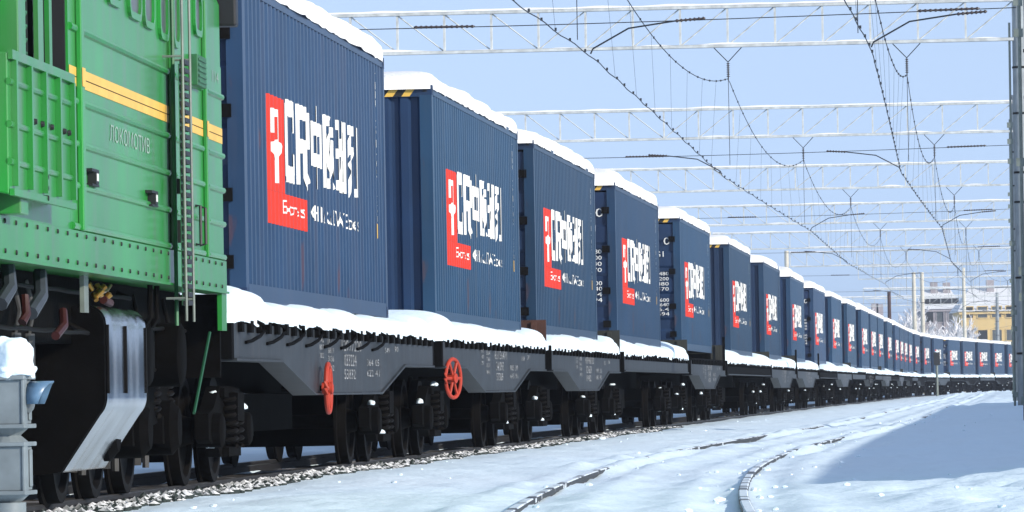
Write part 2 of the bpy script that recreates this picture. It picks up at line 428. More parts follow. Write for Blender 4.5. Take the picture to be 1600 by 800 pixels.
def rect(x0, x1, z0, z1): return [(x0, z0), (x1, z0), (x1, z1), (x0, z1)]
def bar(p, q, w):
    p, q = Vector((*p, 0)), Vector((*q, 0)); d = (q - p).normalized(); n = Vector((-d.y, d.x, 0)) * w / 2
    return [tuple((p - n).xy), tuple((q - n).xy), tuple((q + n).xy), tuple((p + n).xy)]
GL = {
 'zhong': [rect(0.0, .2, .24, .84), rect(.8, 1, .24, .84), rect(.2, .8, .66, .84), rect(.2, .8, .24, .42), rect(.38, .62, -.06, 1.06)],
 'ou': [rect(0, .15, 0, 1), rect(.15, .52, .86, 1), rect(.15, .52, 0, .14), bar((.2, .76), (.48, .24), .12), bar((.48, .76), (.2, .24), .12),
        bar((.66, 1.02), (.55, .66), .12), rect(.62, 1, .72, .86), bar((.96, .78), (.88, .6), .1), bar((.77, .68), (.75, .4), .12), bar((.76, .44), (.56, 0), .13), bar((.76, .44), (1.0, 0), .13)],
 'ban': [rect(0, .36, .86, 1), rect(.02, .35, .46, .60), rect(0, .36, .02, .16), rect(.11, .26, 0, 1), bar((.5, 1), (.46, .3), .11), bar((.46, .34), (.38, 0), .11), bar((.42, .75), (.40, .5), .08),
         rect(.60, 1, .86, 1), rect(.62, .98, .46, .60), rect(.58, 1, .02, .16), rect(.72, .88, 0, 1)],
 'lie': [rect(0, .58, .86, 1), bar((.30, .9), (.04, .46), .13), rect(.18, .54, .58, .70), bar((.50, .66), (.10, 0), .14), bar((.18, .48), (.34, .30), .12), rect(.63, .74, .28, .86), rect(.86, 1, 0, 1), rect(.72, .86, 0, .12)],
 'C': [rect(0, .30, .06, .94), rect(.06, .94, .80, 1.0), rect(.06, .94, 0, .20), rect(.70, .94, .62, .9), rect(.70, .94, .1, .36)],
 'R': [rect(0, .26, 0, 1), rect(.22, .94, .82, 1.0), rect(.70, 1, .48, .94), rect(.22, .94, .40, .58), bar((.66, .46), (.86, 0), .30)],
}
def glyph(k, x0, x1, z0, z1):
    out = []
    for i, st in enumerate(GL[k]):
        out.append(([(x0 + (x1 - x0) * p[0], z0 + (z1 - z0) * p[1]) for p in st], i % 12))
    return out
def text_at(txt, x0, x1, z0, z1):
    ps = text_polys(txt, 1.0); xs = [p[0] for q in ps for p in q]; zs = [p[1] for q in ps for p in q]
    a, b, c, d = min(xs), max(xs), min(zs), max(zs)
    return [[(x0 + (p[0] - a) / (b - a) * (x1 - x0), z0 + (p[1] - c) / (d - c) * (z1 - z0)) for p in q] for q in ps]

# --- meshes (container local frame: +y away from the camera, +x the camera's side, z=0 its floor)
def mesh_side(sgn):
    mb = MB(); rows = [[(sgn * (XO + d), y, 0.155) for (y, d) in CB], [(sgn * (XO + d), y, CH - 0.115) for (y, d) in CB]]
    mb.grid(rows); return mb.mesh("side_wall", NAVY)
def fix_side(me, sgn):
    for p in me.polygons:
        if p.normal.x * sgn < 0: me.flip_normals(); break
    return me
C = {}
C['side_r'] = fix_side(mesh_side(1), 1); C['side_l'] = fix_side(mesh_side(-1), -1)
def box_mesh(name, m_, *b):
    mb = MB()
    for q in b: mb.box(*q)
    return mb.mesh(name, m_)
C['post'] = {}
for sx in (-1, 1):
    for e in (0, 1):
        x0, x1 = sorted((sx * 1.219, sx * 1.07)); y0, y1 = (0.0, 0.16) if e == 0 else (CLN - 0.16, CLN)
        C['post'][(sx, e)] = box_mesh("corner_post", NAVY, (x0, x1, y0, y1, 0.12, CH - 0.12))
        mb = MB()
        for zz in (0.0, CH - 0.12):
            q = (sorted((sx * 1.222, sx * 1.06)), sorted((-0.003, 0.178)) if e == 0 else sorted((CLN - 0.178, CLN + 0.003)))
            mb.box(q[0][0], q[0][1], q[1][0], q[1][1], zz, zz + 0.12)
        mb.m(1)
        for zz in (0.035, CH - 0.085):
            yy = -0.0045 if e == 0 else CLN + 0.0035
            mb.box(*sorted((sx * 1.16, sx * 1.11)), yy, yy + 0.001, zz, zz + 0.05)
            mb.box(*sorted((sx * 1.2225, sx * 1.2235)), *( (0.05, 0.12) if e == 0 else (CLN - 0.12, CLN - 0.05)), zz, zz + 0.05)
        C['cast', sx, e] = mb.mesh("corner_casting", [NAVYDIM, BLACK])
C['rail_t'] = {s: box_mesh("top_rail", NAVY, (*sorted((s * 1.218, s * 1.15)), 0.18, CLN - 0.18, CH - 0.117, CH - 0.012)) for s in (-1, 1)}
C['rail_b'] = {s: box_mesh("bottom_rail", NAVY, (*sorted((s * 1.218, s * 1.12)), 0.18, CLN - 0.18, 0.004, 0.157)) for s in (-1, 1)}
C['roof'] = box_mesh("roof", NAVY, (-1.15, 1.15, 0.05, CLN - 0.05, CH - 0.07, CH - 0.02))
C['floor'] = box_mesh("floor_frame", BLACK, (-1.12, 1.12, 0.1, CLN - 0.1, 0.02, 0.12))
def mesh_frontwall(e):
    ys = 0.045 if e == 0 else CLN - 0.045; sg = 1 if e == 0 else -1
    xs = []; n = 9; w = 2.14 / n
    for i in range(n):
        x = -1.07 + i * w; xs += [(x, 0.0), (x + w * .38, 0.0), (x + w * .52, 0.05), (x + w * .86, 0.05)]
    xs.append((1.07, 0.0))
    mb = MB(); mb.grid([[(x, ys + sg * (d - 0.02), 0.12) for x, d in xs], [(x, ys + sg * (d - 0.02), CH - 0.1) for x, d in xs]])
    return mb.mesh("front_wall", NAVYDIM)
def mesh_door(side, e):
    y = 0.035 if e == 0 else CLN - 0.035; sg = 1 if e == 0 else -1
    x0, x1 = (-1.065, -0.006) if side < 0 else (0.006, 1.065)
    zs = [0.14, 0.42, 0.47, 0.66, 0.71, 0.98, 1.03, 1.22, 1.27, 1.54, 1.59, 1.78, 1.83, 2.1, 2.15, 2.34, 2.39, CH - 0.17]
    mb = MB(); rows = []
    for i, z in enumerate(zs):
        d = 0.028 if (i % 4) in (2, 3) else 0.0
        rows.append([(x, y + sg * d, z) for x in (x0, x1)])
    mb.grid(rows); return mb.mesh("door_leaf", NAVYDIM)
def mesh_rods(side, e, w_):
    y = 0.005 if e == 0 else CLN - 0.005
    mb = MB()
    for x in (side * w_,):
        mb.tube([(x, y, 0.1), (x, y, CH - 0.1)], 0.017, 6)
        for z in (0.2, 0.75, 1.3, 2.0, 2.62): mb.box(x - 0.05, x + 0.05, y - 0.012, y + 0.012, z - 0.04, z + 0.04)
    return mb.mesh("lock_rod", STEEL)
def mesh_hinges(side, e):
    y = -0.012 if e == 0 else CLN + 0.012; mb = MB(); x = 1.06 * side
    for z in (0.35, 0.95, 1.7, 2.4): mb.box(x - 0.09, x + 0.05, y - 0.012, y + 0.012, z - 0.06, z + 0.06)
    return mb.mesh("hinge", STEEL)
def mesh_header(e, hazard):
    y0, y1 = (0.0, 0.05) if e == 0 else (CLN - 0.05, CLN); mb = MB()
    mb.box(-1.07, 1.07, y0, y1, CH - 0.14, CH - 0.004)
    return mb.mesh("end_header", NAVYDIM)
def mesh_hazard(e):
    y = -0.004 if e == 0 else CLN + 0.004; mb = MB(); w = 0.105
    x = -1.04; i = 0
    while x < 0.88:
        mb.m(i % 2); mb.face([(x, y, CH - 0.135), (min(x + w, .95), y, CH - 0.135), (min(x + w + 0.09, 1.04), y, CH - 0.012), (x + 0.09, y, CH - 0.012)]); x += w; i += 1
    return mb.mesh("hazard_strip", [YELLOW, BLACK])
def flat_text(txts, y, name, m_):
    mb = MB()
    for (t, x0, x1, z0, z1) in txts:
        for q in text_at(t, x0, x1, z0, z1): mb.face([(p[0], y, p[1]) for p in q])
    return mb.mesh(name, m_)
for e in (0, 1):
    C['front', e] = mesh_frontwall(e); C['bottom', e] = box_mesh("end_sill", NAVYDIM, (-1.07, 1.07, *((0.0, .05) if e == 0 else (CLN - .05, CLN)), 0.01, 0.135))
    C['header', e] = mesh_header(e, False); C['hazard', e] = mesh_hazard(e)
    for s in (-1, 1): C['door', s, e] = mesh_door(s, e); C['rods', s, e] = [mesh_rods(s, e, 0.22), mesh_rods(s, e, 0.72)]; C['hinge', s, e] = mesh_hinges(s, e)
DOORTXT = [("231 0", 0.32, 1.0, 2.28, 2.44), ("22 G1", 0.42, 0.86, 2.02, 2.14)] + [(t, 0.62, 0.96, z, z + 0.075) for t, z in (("30480", 1.62), ("67200", 1.51), ("3880", 1.40), ("8570", 1.29), ("26600", 1.05), ("58640", 0.95), ("76.4", 0.85), ("2694", 0.75))]
C['doortext'] = flat_text(DOORTXT, 0.004, "door_marking", WHITE)
# logo: red emblem panel and white lettering
C['logo'] = conform([rect(1.72, 2.98, 1.06, 1.95), rect(1.72, 4.72, 0.75, 1.058)], "logo_panel", RED, 0.004)
emb = [([(2.02, 1.83), (2.62, 1.83), (2.62, 1.76), (2.02, 1.76)], 1), ([(2.02, 1.76), (2.2, 1.76), (2.2, 1.6), (2.02, 1.6)], 1), ([(2.44, 1.76), (2.62, 1.76), (2.62, 1.55), (2.44, 1.55)], 1),
       ([(1.98, 1.50), (2.44, 1.55), (2.62, 1.55), (2.78, 1.50), (2.62, 1.36), (2.2, 1.36)], 1), ([(2.2, 1.36), (2.62, 1.36), (2.52, 1.27), (2.30, 1.27)], 1), ([(2.3, 1.27), (2.52, 1.27), (2.58, 1.14), (2.24, 1.14)], 1)]
C['emblem'] = conform(emb + [(q, 1) for q in text_at("Express", 2.9, 4.5, 0.83, 1.0)], "emblem", WHITE, 0.006)
LT = glyph('C', 3.0, 3.86, 1.18, 1.97) + glyph('R', 3.98, 4.98, 1.19, 1.97)
for k, x in (('zhong', 5.22), ('ou', 6.30), ('ban', 7.42), ('lie', 8.46)): LT += glyph(k, x, x + 0.86, 1.24, 1.98)
LT += [(q, 0) for q in text_at("CHINA RAILWAY Express", 5.2, 9.32, 0.83, 1.035)]
C['letters'] = conform(LT, "lettering", WHITE, 0.005)
NM = []
for i, ch in enumerate("TKRU"): NM += text_at(ch, 11.22, 11.42, 2.60 - i * 0.10, 2.68 - i * 0.10)
for i, ch in enumerate("291405"): NM += text_at(ch, 11.22, 11.42, 2.08 - i * 0.11, 2.165 - i * 0.11)
for i, ch in enumerate("45G1"): NM += text_at(ch, 11.24, 11.40, 1.30 - i * 0.085, 1.36 - i * 0.085)
C['number'] = conform(NM, "number_marking", WHITE, 0.004)
C['plate'] = conform([rect(11.18, 11.36, 0.86, 1.02)], "warning_plate", YELLOW, 0.005)
def mesh_snowcap(seed):
    rnd = random.Random(seed); mb = MB(); rows = []; ny = 60; base = CH - 0.015
    for i in range(ny + 1):
        t = i / ny; y = -0.06 + (CLN + 0.12) * t
        endf = min(1.0, min(t, 1 - t) * ny / 3.2); endf = math.sqrt(max(0, 1 - (1 - endf) ** 2))
        h = (0.26 + 0.09 * fnoise(y * 0.35, seed * 3.3) + 0.045 * fnoise(y * 1.1, seed * 2.1) + 0.02 * fnoise(y * 3.1, seed)) * (0.25 + 0.75 * endf)
        row = []; n = 22
        for j in range(n + 1):
            a = math.pi * j / n
            w = 1.235 + 0.04 * fnoise(y * 1.0, j * 0.3 + seed * 5) + (0.02 * fnoise(y * 3.3, seed))
            ca, sa = math.cos(a), math.sin(a)
            x = w * (abs(ca) ** 0.32) * (1 if ca > 0 else -1) * (1 - 0.03 * (1 - endf)); z = base + h * (sa ** 0.55) + 0.03 * fnoise(x * 0.8, y * 0.6, seed) * sa
            if j in (0, n): z = base - 0.035 - 0.025 * fnoise(y * 3, seed, j)
            row.append((x, y, z))
        rows.append(row)
    mb.grid(rows)
    for r_ in (rows[0], rows[-1]): mb.face(r_)
    return mb.mesh("snow_cap", SNOWCAP, 'all')
C['snow'] = [mesh_snowcap(i + 1) for i in range(4)]
for i in range(len(C['snow'])):
    pass

ORD = ["first", "second", "third", "fourth", "fifth", "sixth", "seventh", "eighth", "ninth", "tenth", "eleventh", "twelfth", "thirteenth", "fourteenth",
       "fifteenth", "sixteenth", "seventeenth", "eighteenth", "nineteenth", "twentieth", "twenty-first", "twenty-second", "twenty-third", "twenty-fourth", "twenty-fifth", "twenty-sixth", "twenty-seventh"]
SPOS = [0.0, 17.56, 32.4, 49.38, 68.81, 90.39, 111.13, 131.89, 153.27, 172.59, 191.68, 211.63, 226.92, 240.97, 260.77, 279.86, 293.26, 305.88, 320.15, 338.27, 357.89, 375.01, 393.42, 408.46, 423.6, 439.68, 456.5]
DOOR_NEAR = {0: 0, 2: 0, 3: 1, 4: 1, 8: 0, 15: 0, 20: 0, 22: 1}     # index -> hazard strip or not; the rest turn their front wall to us
HAZ_FRONT = {1, 5}
def container(i, s):
    x, y, t = fr(s)
    door = i in DOOR_NEAR; haz = (DOOR_NEAR.get(i, 0) == 1) or i in HAZ_FRONT
    root = empty("shipping_container", (x - math.sin(t) * CLN / 2, y - math.cos(t) * CLN / 2, 1.6149), -t)
    link("side_wall", C['side_r'], root); link("side_wall", C['side_l'], root)
    for k in C['post'].values(): link("corner_post", k, root)
    for sx in (-1, 1):
        for e in (0, 1): link("corner_casting", C['cast', sx, e], root)
        link("top_rail", C['rail_t'][sx], root); link("bottom_rail", C['rail_b'][sx], root)
    link("roof", C['roof'], root); link("floor_frame", C['floor'], root)
    de = 0 if door else 1
    link("front_wall", C['front', 1 - de], root)
    for sx in (-1, 1):
        d = link("door_leaf", C['door', sx, de], root); [link("lock_rod", q_, d) for q_ in C['rods', sx, de]]; link("hinge_set", C['hinge', sx, de], d)
        if de == 0 and sx == 1: link("door_marking", C['doortext'], d)
    for e in (0, 1):
        h = link("end_header", C['header', e], root); link("end_sill", C['bottom', e], root)
        if haz and e == 0: link("hazard_strip", C['hazard', e], h)
    lp_ = link("logo_panel", C['logo'], root); link("emblem", C['emblem'], lp_)
    link("lettering", C['letters'], root); link("number_marking", C['number'], root); link("warning_plate", C['plate'], root)
    link("snow_cap", C['snow'][i % 4], root)
    end = "door end with lock rods facing us" if door else "plain corrugated front end facing us"
    if haz: end = "striped top edge on its " + ("door end" if door else "ribbed end")
    lab = "navy container, %s behind the green locomotive, %s" % (ORD[i], end)
    rv = random.Random(i * 13 + 2); q = rv.uniform(0.85, 1.2); cc = (q * rv.uniform(.92, 1.12), q * rv.uniform(.95, 1.06), q, 1)
    for ch in root.children_recursive: ch.color = cc
    tag(root, lab, "container", "navy containers along the train")
for i, s in enumerate(SPOS): container(i, s)

# ------------------------------------------------------------------ flatcars
def mesh_wheel():
    mb = MB()
    for sx in (-1, 1):
        mb.lathe((sx * 0.70, 0, 0.475), (sx, 0, 0), [(0.0, 0.07), (0.0, 0.51), (0.03, 0.51), (0.04, 0.478), (0.13, 0.473), (0.13, 0.40), (0.09, 0.37), (0.06, 0.16), (0.12, 0.13), (0.2, 0.11), (0.2, 0.0)], 28)
    mb.tube([(-0.7, 0, 0.475), (0.7, 0, 0.475)], 0.08, 10)
    return mb.mesh("wheelset", STEEL, True)
def mesh_sideframe(sx):
    mb = MB()
    pr = [(-1.25, 0.40), (-1.25, 0.62), (-0.95, 0.66), (-0.5, 0.86), (0.5, 0.86), (0.95, 0.66), (1.25, 0.62), (1.25, 0.40), (1.05, 0.36), (0.8, 0.40), (0.5, 0.24), (-0.5, 0.24), (-0.8, 0.40), (-1.05, 0.36)]
    mb.prism(pr, 'x', *sorted((sx * 0.96, sx * 1.08)))
    for y in (-0.925, 0.925):
        mb.lathe((sx * 0.93, y, 0.475), (sx, 0, 0), [(0, 0.0), (0, 0.15), (0.22, 0.15), (0.24, 0.12), (0.24, 0.0)], 16)
    mb.box(*sorted((sx * 1.08, sx * 1.14)), -0.4, 0.4, 0.24, 0.32); mb.box(*sorted((sx * 1.08, sx * 1.12)), -0.5, 0.5, 0.76, 0.84)
    return mb.mesh("side_frame", CARDARK, True)
def mesh_spring(sx, y):
    mb = MB(); pts = []
    for i in range(49):
        a = i / 48 * 6 * 2 * math.pi
        pts.append((sx * 1.10 + 0.085 * math.cos(a), y + 0.085 * math.sin(a), 0.33 + 0.42 * i / 48))
    mb.tube(pts, 0.02, 5); return mb.mesh("coil_spring", STEEL, True)
def blob(mb, c, r, seed, n=7, m_=12):
    rows = []
    for i in range(n + 1):
        th = math.pi * i / n; row = []
        for j in range(m_ + 1):
            ph = 2 * math.pi * (j % m_) / m_
            d = Vector((math.sin(th) * math.cos(ph), math.sin(th) * math.sin(ph), math.cos(th)))
            k = 1 + 0.35 * fnoise(d.x * 1.6 + seed * 3, d.y * 1.6, d.z * 1.6 + seed) + (0.06 * fnoise(d.x * 7, d.y * 7 + seed, d.z * 7) if n > 9 else 0)
            row.append((c[0] + d.x * r[0] * k, c[1] + d.y * r[1] * k, c[2] + max(d.z, -0.4) * r[2] * k))
        rows.append(row)
    mb.grid(rows)
def mesh_bogie_snow(seed):
    rnd = random.Random(seed); mb = MB()
    for q in range(4):
        y = rnd.choice((-1.1, -0.9, -0.6, -0.3, 0.3, 0.6, 0.95, 1.15)) + rnd.uniform(-.1, .1); z = 0.87 if abs(y) < 0.5 else (0.78 if abs(y) < .75 else 0.665)
        if rnd.random() < 0.35: z = 0.34
        blob(mb, (1.06 + rnd.uniform(-.03, .05), y, z), (0.045, rnd.uniform(0.06, 0.17), rnd.uniform(0.022, 0.045)), seed * 17 + q)
    return mb.mesh("snow_lump", SNOW, 'all')
MW = mesh_wheel(); MSF = {s: mesh_sideframe(s) for s in (-1, 1)}
MSP = {(s, y): mesh_spring(s, y) for s in (-1, 1) for y in (-0.19, 0.0, 0.19)}
MBS = [mesh_bogie_snow(i + 1) for i in range(5)]
MBOL = box_mesh("bolster", CARDARK, (-1.2, 1.2, -0.22, 0.22, 0.55, 0.80), (-0.3, 0.3, -0.25, 0.25, 0.80, 1.02), (-0.6, 0.6, -0.42, 0.42, 0.2, 0.549))
def bogie(parent, y, i, name="bogie"):
    b = link(name, MBOL, parent); b.location = (0, y, 0)
    for dy in (-0.925, 0.925): w = link("wheelset", MW, b); w.location = (0, dy, 0)
    for s in (-1, 1):
        link("side_frame", MSF[s], b)
        for yy in (-0.19, 0.19): link("coil_spring", MSP[s, yy], b)
    link("snow_lump", MBS[i % 5], b)
    return b
def mesh_handwheel(name="handwheel"):
    mb = MB(); r = 0.23; pts = [(0, r * math.cos(2 * math.pi * i / 24), r * math.sin(2 * math.pi * i / 24)) for i in range(25)]
    mb.tube(pts, 0.024, 8, False)
    for k in range(6):
        a = math.pi / 3 * k; mb.tube([(0, 0, 0), (0, r * math.cos(a), r * math.sin(a))], 0.019, 6)
    mb.lathe((-0.06, 0, 0), (1, 0, 0), [(0, 0), (0, .06), (0.1, .06), (0.11, .03), (0.11, 0)], 12)
    mb.m(1).tube([(-0.45, 0, 0), (-0.05, 0, 0)], 0.025, 8)
    return mb.mesh(name, [ORANGE, CARDARK], True)
MHW = mesh_handwheel()
FT = {}
def flat_lettering(L, seed, c):
    rnd = random.Random(seed); mb = MB()
    def put(t, y, z, h, w):
        for q in text_at(t, y, y + w, z, z + h): mb.face([(1.4545, p[0], p[1]) for p in q])
    def num(n): return "".join(rnd.choice("0123456789") for _ in range(n))
    for z in (1.27, 1.20, 1.12): put(num(3), c - 2.6, z, 0.05, 0.35)
    for z in (1.25, 1.17, 1.09, 1.0): put(num(4), c - 1.9, z, 0.055, 0.5)
    put(num(8), c - 0.7, 1.20, 0.11, 1.8); put(num(6), c - 0.5, 1.05, 0.12, 1.1); put(num(5), c - 0.5, 0.92, 0.1, 1.0)
    for z in (1.06, 0.95): put(num(3), c + 1.6, z, 0.07, 0.6); put(num(2), c + 2.4, z, 0.07, 0.4)
    put(num(3), c + 3.4, 1.2, 0.06, 0.5); put(num(2), c + 4.4, 1.22, 0.06, 0.4)
    return mb
def deck_snow(L, seed, h0=0.17, y0=0.0, y1=None, con=None):
    y1 = L if y1 is None else y1; mb = MB(); rows = []; n = max(20, int((y1 - y0) / 0.11)); m_ = 26
    for i in range(n + 1):
        t = i / n; y = y0 + (y1 - y0) * t
        dend = min(y - y0, y1 - y); ef = math.sqrt(max(0.0, 1 - (1 - min(1, dend / 1.5)) ** 2))
        gap = 0.0
        if con: gap = max(sstep(con[0] + 0.3, con[0] - 0.7, y) if False else (1 - sstep(con[0] - 0.9, con[0] + 0.2, y)), sstep(con[1] - 0.2, con[1] + 0.9, y))
        h = h0 + 0.10 * gap + 0.075 * fnoise(y * 0.5, seed * 2.7) + 0.035 * fnoise(y * 1.7, seed)
        h = max(0.02, h * (0.12 + 0.88 * ef)); row = []
        drip = 0.065 + 0.05 * fnoise(y * 0.9, seed * 1.9) + 0.02 * fnoise(y * 3.3, seed * 4.1)
        for j in range(m_ + 1):
            a = math.pi * j / m_; ca, sa = math.cos(a), math.sin(a)
            w = 1.475 + 0.04 * fnoise(y * 1.7, j * 0.2, seed) + 0.015 * fnoise(y * 5, j, seed)
            x = w * (abs(ca) ** 0.3) * (1 if ca > 0 else -1); z = 1.452 + h * (sa ** 0.6)
            if j in (0, m_): z = 1.452 - max(0.0, drip)
            if j in (1, m_ - 1): x *= 1.004
            row.append((x, y, z))
        rows.append(row)
    mb.grid(rows); mb.face(rows[0]); mb.face(rows[-1])
    return mb
def flatcar(i, b, e, snow=True, hooks=False, flap=None, wheel_at=None, belly=True, stake=False, s_off=0.0):
    L = e - b; sm = (b + e) / 2; x, y, t = fr(sm)
    root = empty("flatcar", (x - math.sin(t) * L / 2, y - math.cos(t) * L / 2, 0), -t)
    y0, y1 = 0.25, L - 0.25; f0, f1 = 0.19 * L, 0.80 * L
    mats = [CARGREY if i in (0, 1, 2, 3, 4, 6, 7, 10, 13) or i % 3 == 0 else CARDARK, CARDARK]
    # side sills, fish-belly
    mb = MB()
    if belly: pr = [(y0, 1.385), (y0, 1.09), (f0, 1.09), (f0 + 2.5, 0.79), (f1 - 2.5, 0.79), (f1, 1.09), (y1, 1.09), (y1, 1.385)]
    else: pr = [(y0, 1.385), (y0, 1.13), (y1, 1.13), (y1, 1.385)]
    mb.prism(pr, 'x', -1.45, -1.40); mb.build("side_sill", mats[0], root)
    mb = MB(); mb.prism(pr, 'x', 1.40, 1.45); sill = mb.build("side_sill", mats[0], root)
    mb = MB()
    if belly:
        for s in (1,):
            for (a, c_) in zip(pr[1:-1], pr[2:-1]):
                mb.prism([(a[0], a[1] - 0.024), (c_[0], c_[1] - 0.024), (c_[0], c_[1] - 0.003), (a[0], a[1] - 0.003)], 'x', *sorted((s * 1.25, s * 1.475)))
    else:
        mb.box(1.25, 1.475, y0, y1, 1.105, 1.127)
    mb.build("bottom_flange", CARGREY, sill)
    mb = MB(); mb.box(-1.40, 1.40, y0, y1, 1.39, 1.45); mb.box(-0.35, 0.35, y0 + 0.02, y1 - 0.02, 0.80, 1.385); mb.build("deck", CARDARK, root)
    mb = MB(); mb.box(-1.452, 1.452, 0.1, 0.248, 1.08, 1.45); mb.build("end_beam", CARDARK, root); mb = MB(); mb.box(-1.452, 1.452, L - 0.248, L - 0.1, 1.08, 1.45); mb.build("end_beam", CARDARK, root)
    mb = MB(); k = 0; yy = 0.5
    while yy < L - 0.3:
        for s in (-1, 1): mb.box(*sorted((s * 1.453, s * 1.49)), yy, yy + 0.16, 1.31, 1.40 + 0.012 * (k % 2))
        yy += 0.62; k += 1
    mb.build("bracket_row", CARDARK, root)
    for yy in (SPOS[i] - b - 5.9, SPOS[i] - b + 5.7): mb = MB(); mb.box(-1.2, 1.2, yy - 0.05, yy + 0.25, 1.455, 1.61); mb.build("bolster_beam", CARDARK, root)
    if hooks:
        for k in range(8):
            yy = 0.9 + k * 1.45
            if yy > L - 1: break
            mb = MB(); mb.tube([(1.47, yy + 0.75, 1.41), (1.50, yy + 0.95, 1.385), (1.505, yy + 0.98, 1.335), (1.50, yy + 0.72, 1.285), (1.49, yy + 0.25, 1.24), (1.46, yy + 0.05, 1.225)], 0.016, 6); mb.build("lashing_hook", CARDARK, root, True)
    bogie(root, 2.55, i); bogie(root, L - 2.55, i + 2)
    for yy, d in ((0.1, -1), (L - 0.1, 1)):
        mb = MB(); mb.box(-0.13, 0.13, *sorted((yy, yy + d * 0.42)), 0.93, 1.17); mb.box(-0.2, 0.2, *sorted((yy + d * 0.30, yy + d * 0.50)), 0.90, 1.2)
        mb.build("coupler", STEEL, root)
    mb = MB(); mb.lathe((-0.3, L * 0.45, 0.62), (0, 1, 0), [(0, 0), (0, .17), (.8, .17), (.8, 0)], 14); mb.build("brake_cylinder", CARDARK, root, True)
    mb = MB(); mb.box(-0.75, -0.1, 4.6, L - 4.6, .34, .79); mb.box(-0.1, 0.6, 4.9, L * .62, .42, .79); mb.build("dark_underfill", CARDARK, root)  # added dark boxes filling the underside in place of shade
    if belly and i < 16:
        flat_lettering(L, i + 5, 0.5 * L).build("lettering", MARK, root, fix=False)
    if wheel_at is not None:
        for (ws, wz, rot) in wheel_at:
            h = link("handwheel", MHW, root); h.location = (1.53, ws - b, wz); h.rotation_euler = (0, 0, rot)
    if flap:
        mb = MB(); mb.box(-1.38, 1.38, 0.16, 0.21, 1.453, 1.83)
        for xx in (-1.2, -0.4, 0.4, 1.2): mb.box(xx - .04, xx + .04, 0.12, 0.158, 1.42, 1.80)
        mb.build("end_flap", RUST if flap == 'rust' else DARKGREEN, root)
    if stake:
        mb = MB(); mb.box(1.46, 1.52, L - 1.6, L - 1.5, 1.2, 2.0); mb.build("stake", CARDARK, root)
    if snow:
        if snow is True: a0, a1 = 0.0, L
        else: a0, a1 = snow[0], snow[1]
        deck_snow(L, i + 1, 0.20 if i else 0.17, a0, a1, (SPOS[i] - 6.1 - b, SPOS[i] + 6.1 - b)).build("snow_cover", SNOW, root, 'all')
    lab = "%s flatcar, carrying the %s container behind the green locomotive" % (("grey fish-belly" if belly else "dark straight-sided") , ORD[i])
    if i == 1: lab = "grey flatcar with red handwheel, carrying the second container behind the locomotive"
    if i == 2: lab = "flatcar with rust-brown end flap, carrying the third container behind the locomotive"
    tag(root, lab, "flatcar", "snowy flatcars of the container train")
    return root
NB = {0: -9.0, 1: 9.75, 2: 25.9, 3: 41.4, 4: 61.7, 5: 77.4, 6: 103.9}
for i, s in enumerate(SPOS):
    if i not in NB:
        gap = s - 6.1 - (SPOS[i - 1] + 6.1); NB[i] = s - 6.1 - min(1.3, gap * 0.55)
NB[27] = SPOS[26] + 8.0
for i in range(27):
    b = NB[i]; e = NB[i + 1] - (0.7 if NB[i + 1] - SPOS[i] - 6.1 > 1.0 else 0.12)
    kw = dict(snow=True, belly=True)
    if i == 0: kw.update(hooks=True, wheel_at=[(-2.55, 0.83, 0.02)])
    if i == 1: kw.update(wheel_at=[(9.75 + 0.6, 0.94, -0.30)])
    if i == 2: kw.update(flap='rust')
    if i in (3, 5, 6, 7): kw.update(flap='dark')
    if i == 4: kw.update(flap='dark', snow=False)
    if i in (3, 5): kw.update(belly=False)
    if i in (4, 6, 7): kw.update(stake=True)
    L_ = e - b
    if i >= 2 and kw['snow'] is True: kw.update(snow=(0.25, L_ - 0.5))
    if i in (10, 14, 19): kw.update(snow=(0.2, L_ * 0.35))
    if i in (8, 12, 17): kw.update(snow=(L_ * 0.3, L_ - 0.3))
    if i > 8 and i % 3 == 1: kw.update(flap='dark')
    if i > 6 and i % 2 == 0: kw.update(belly=False)
    flatcar(i, b, e, **kw)

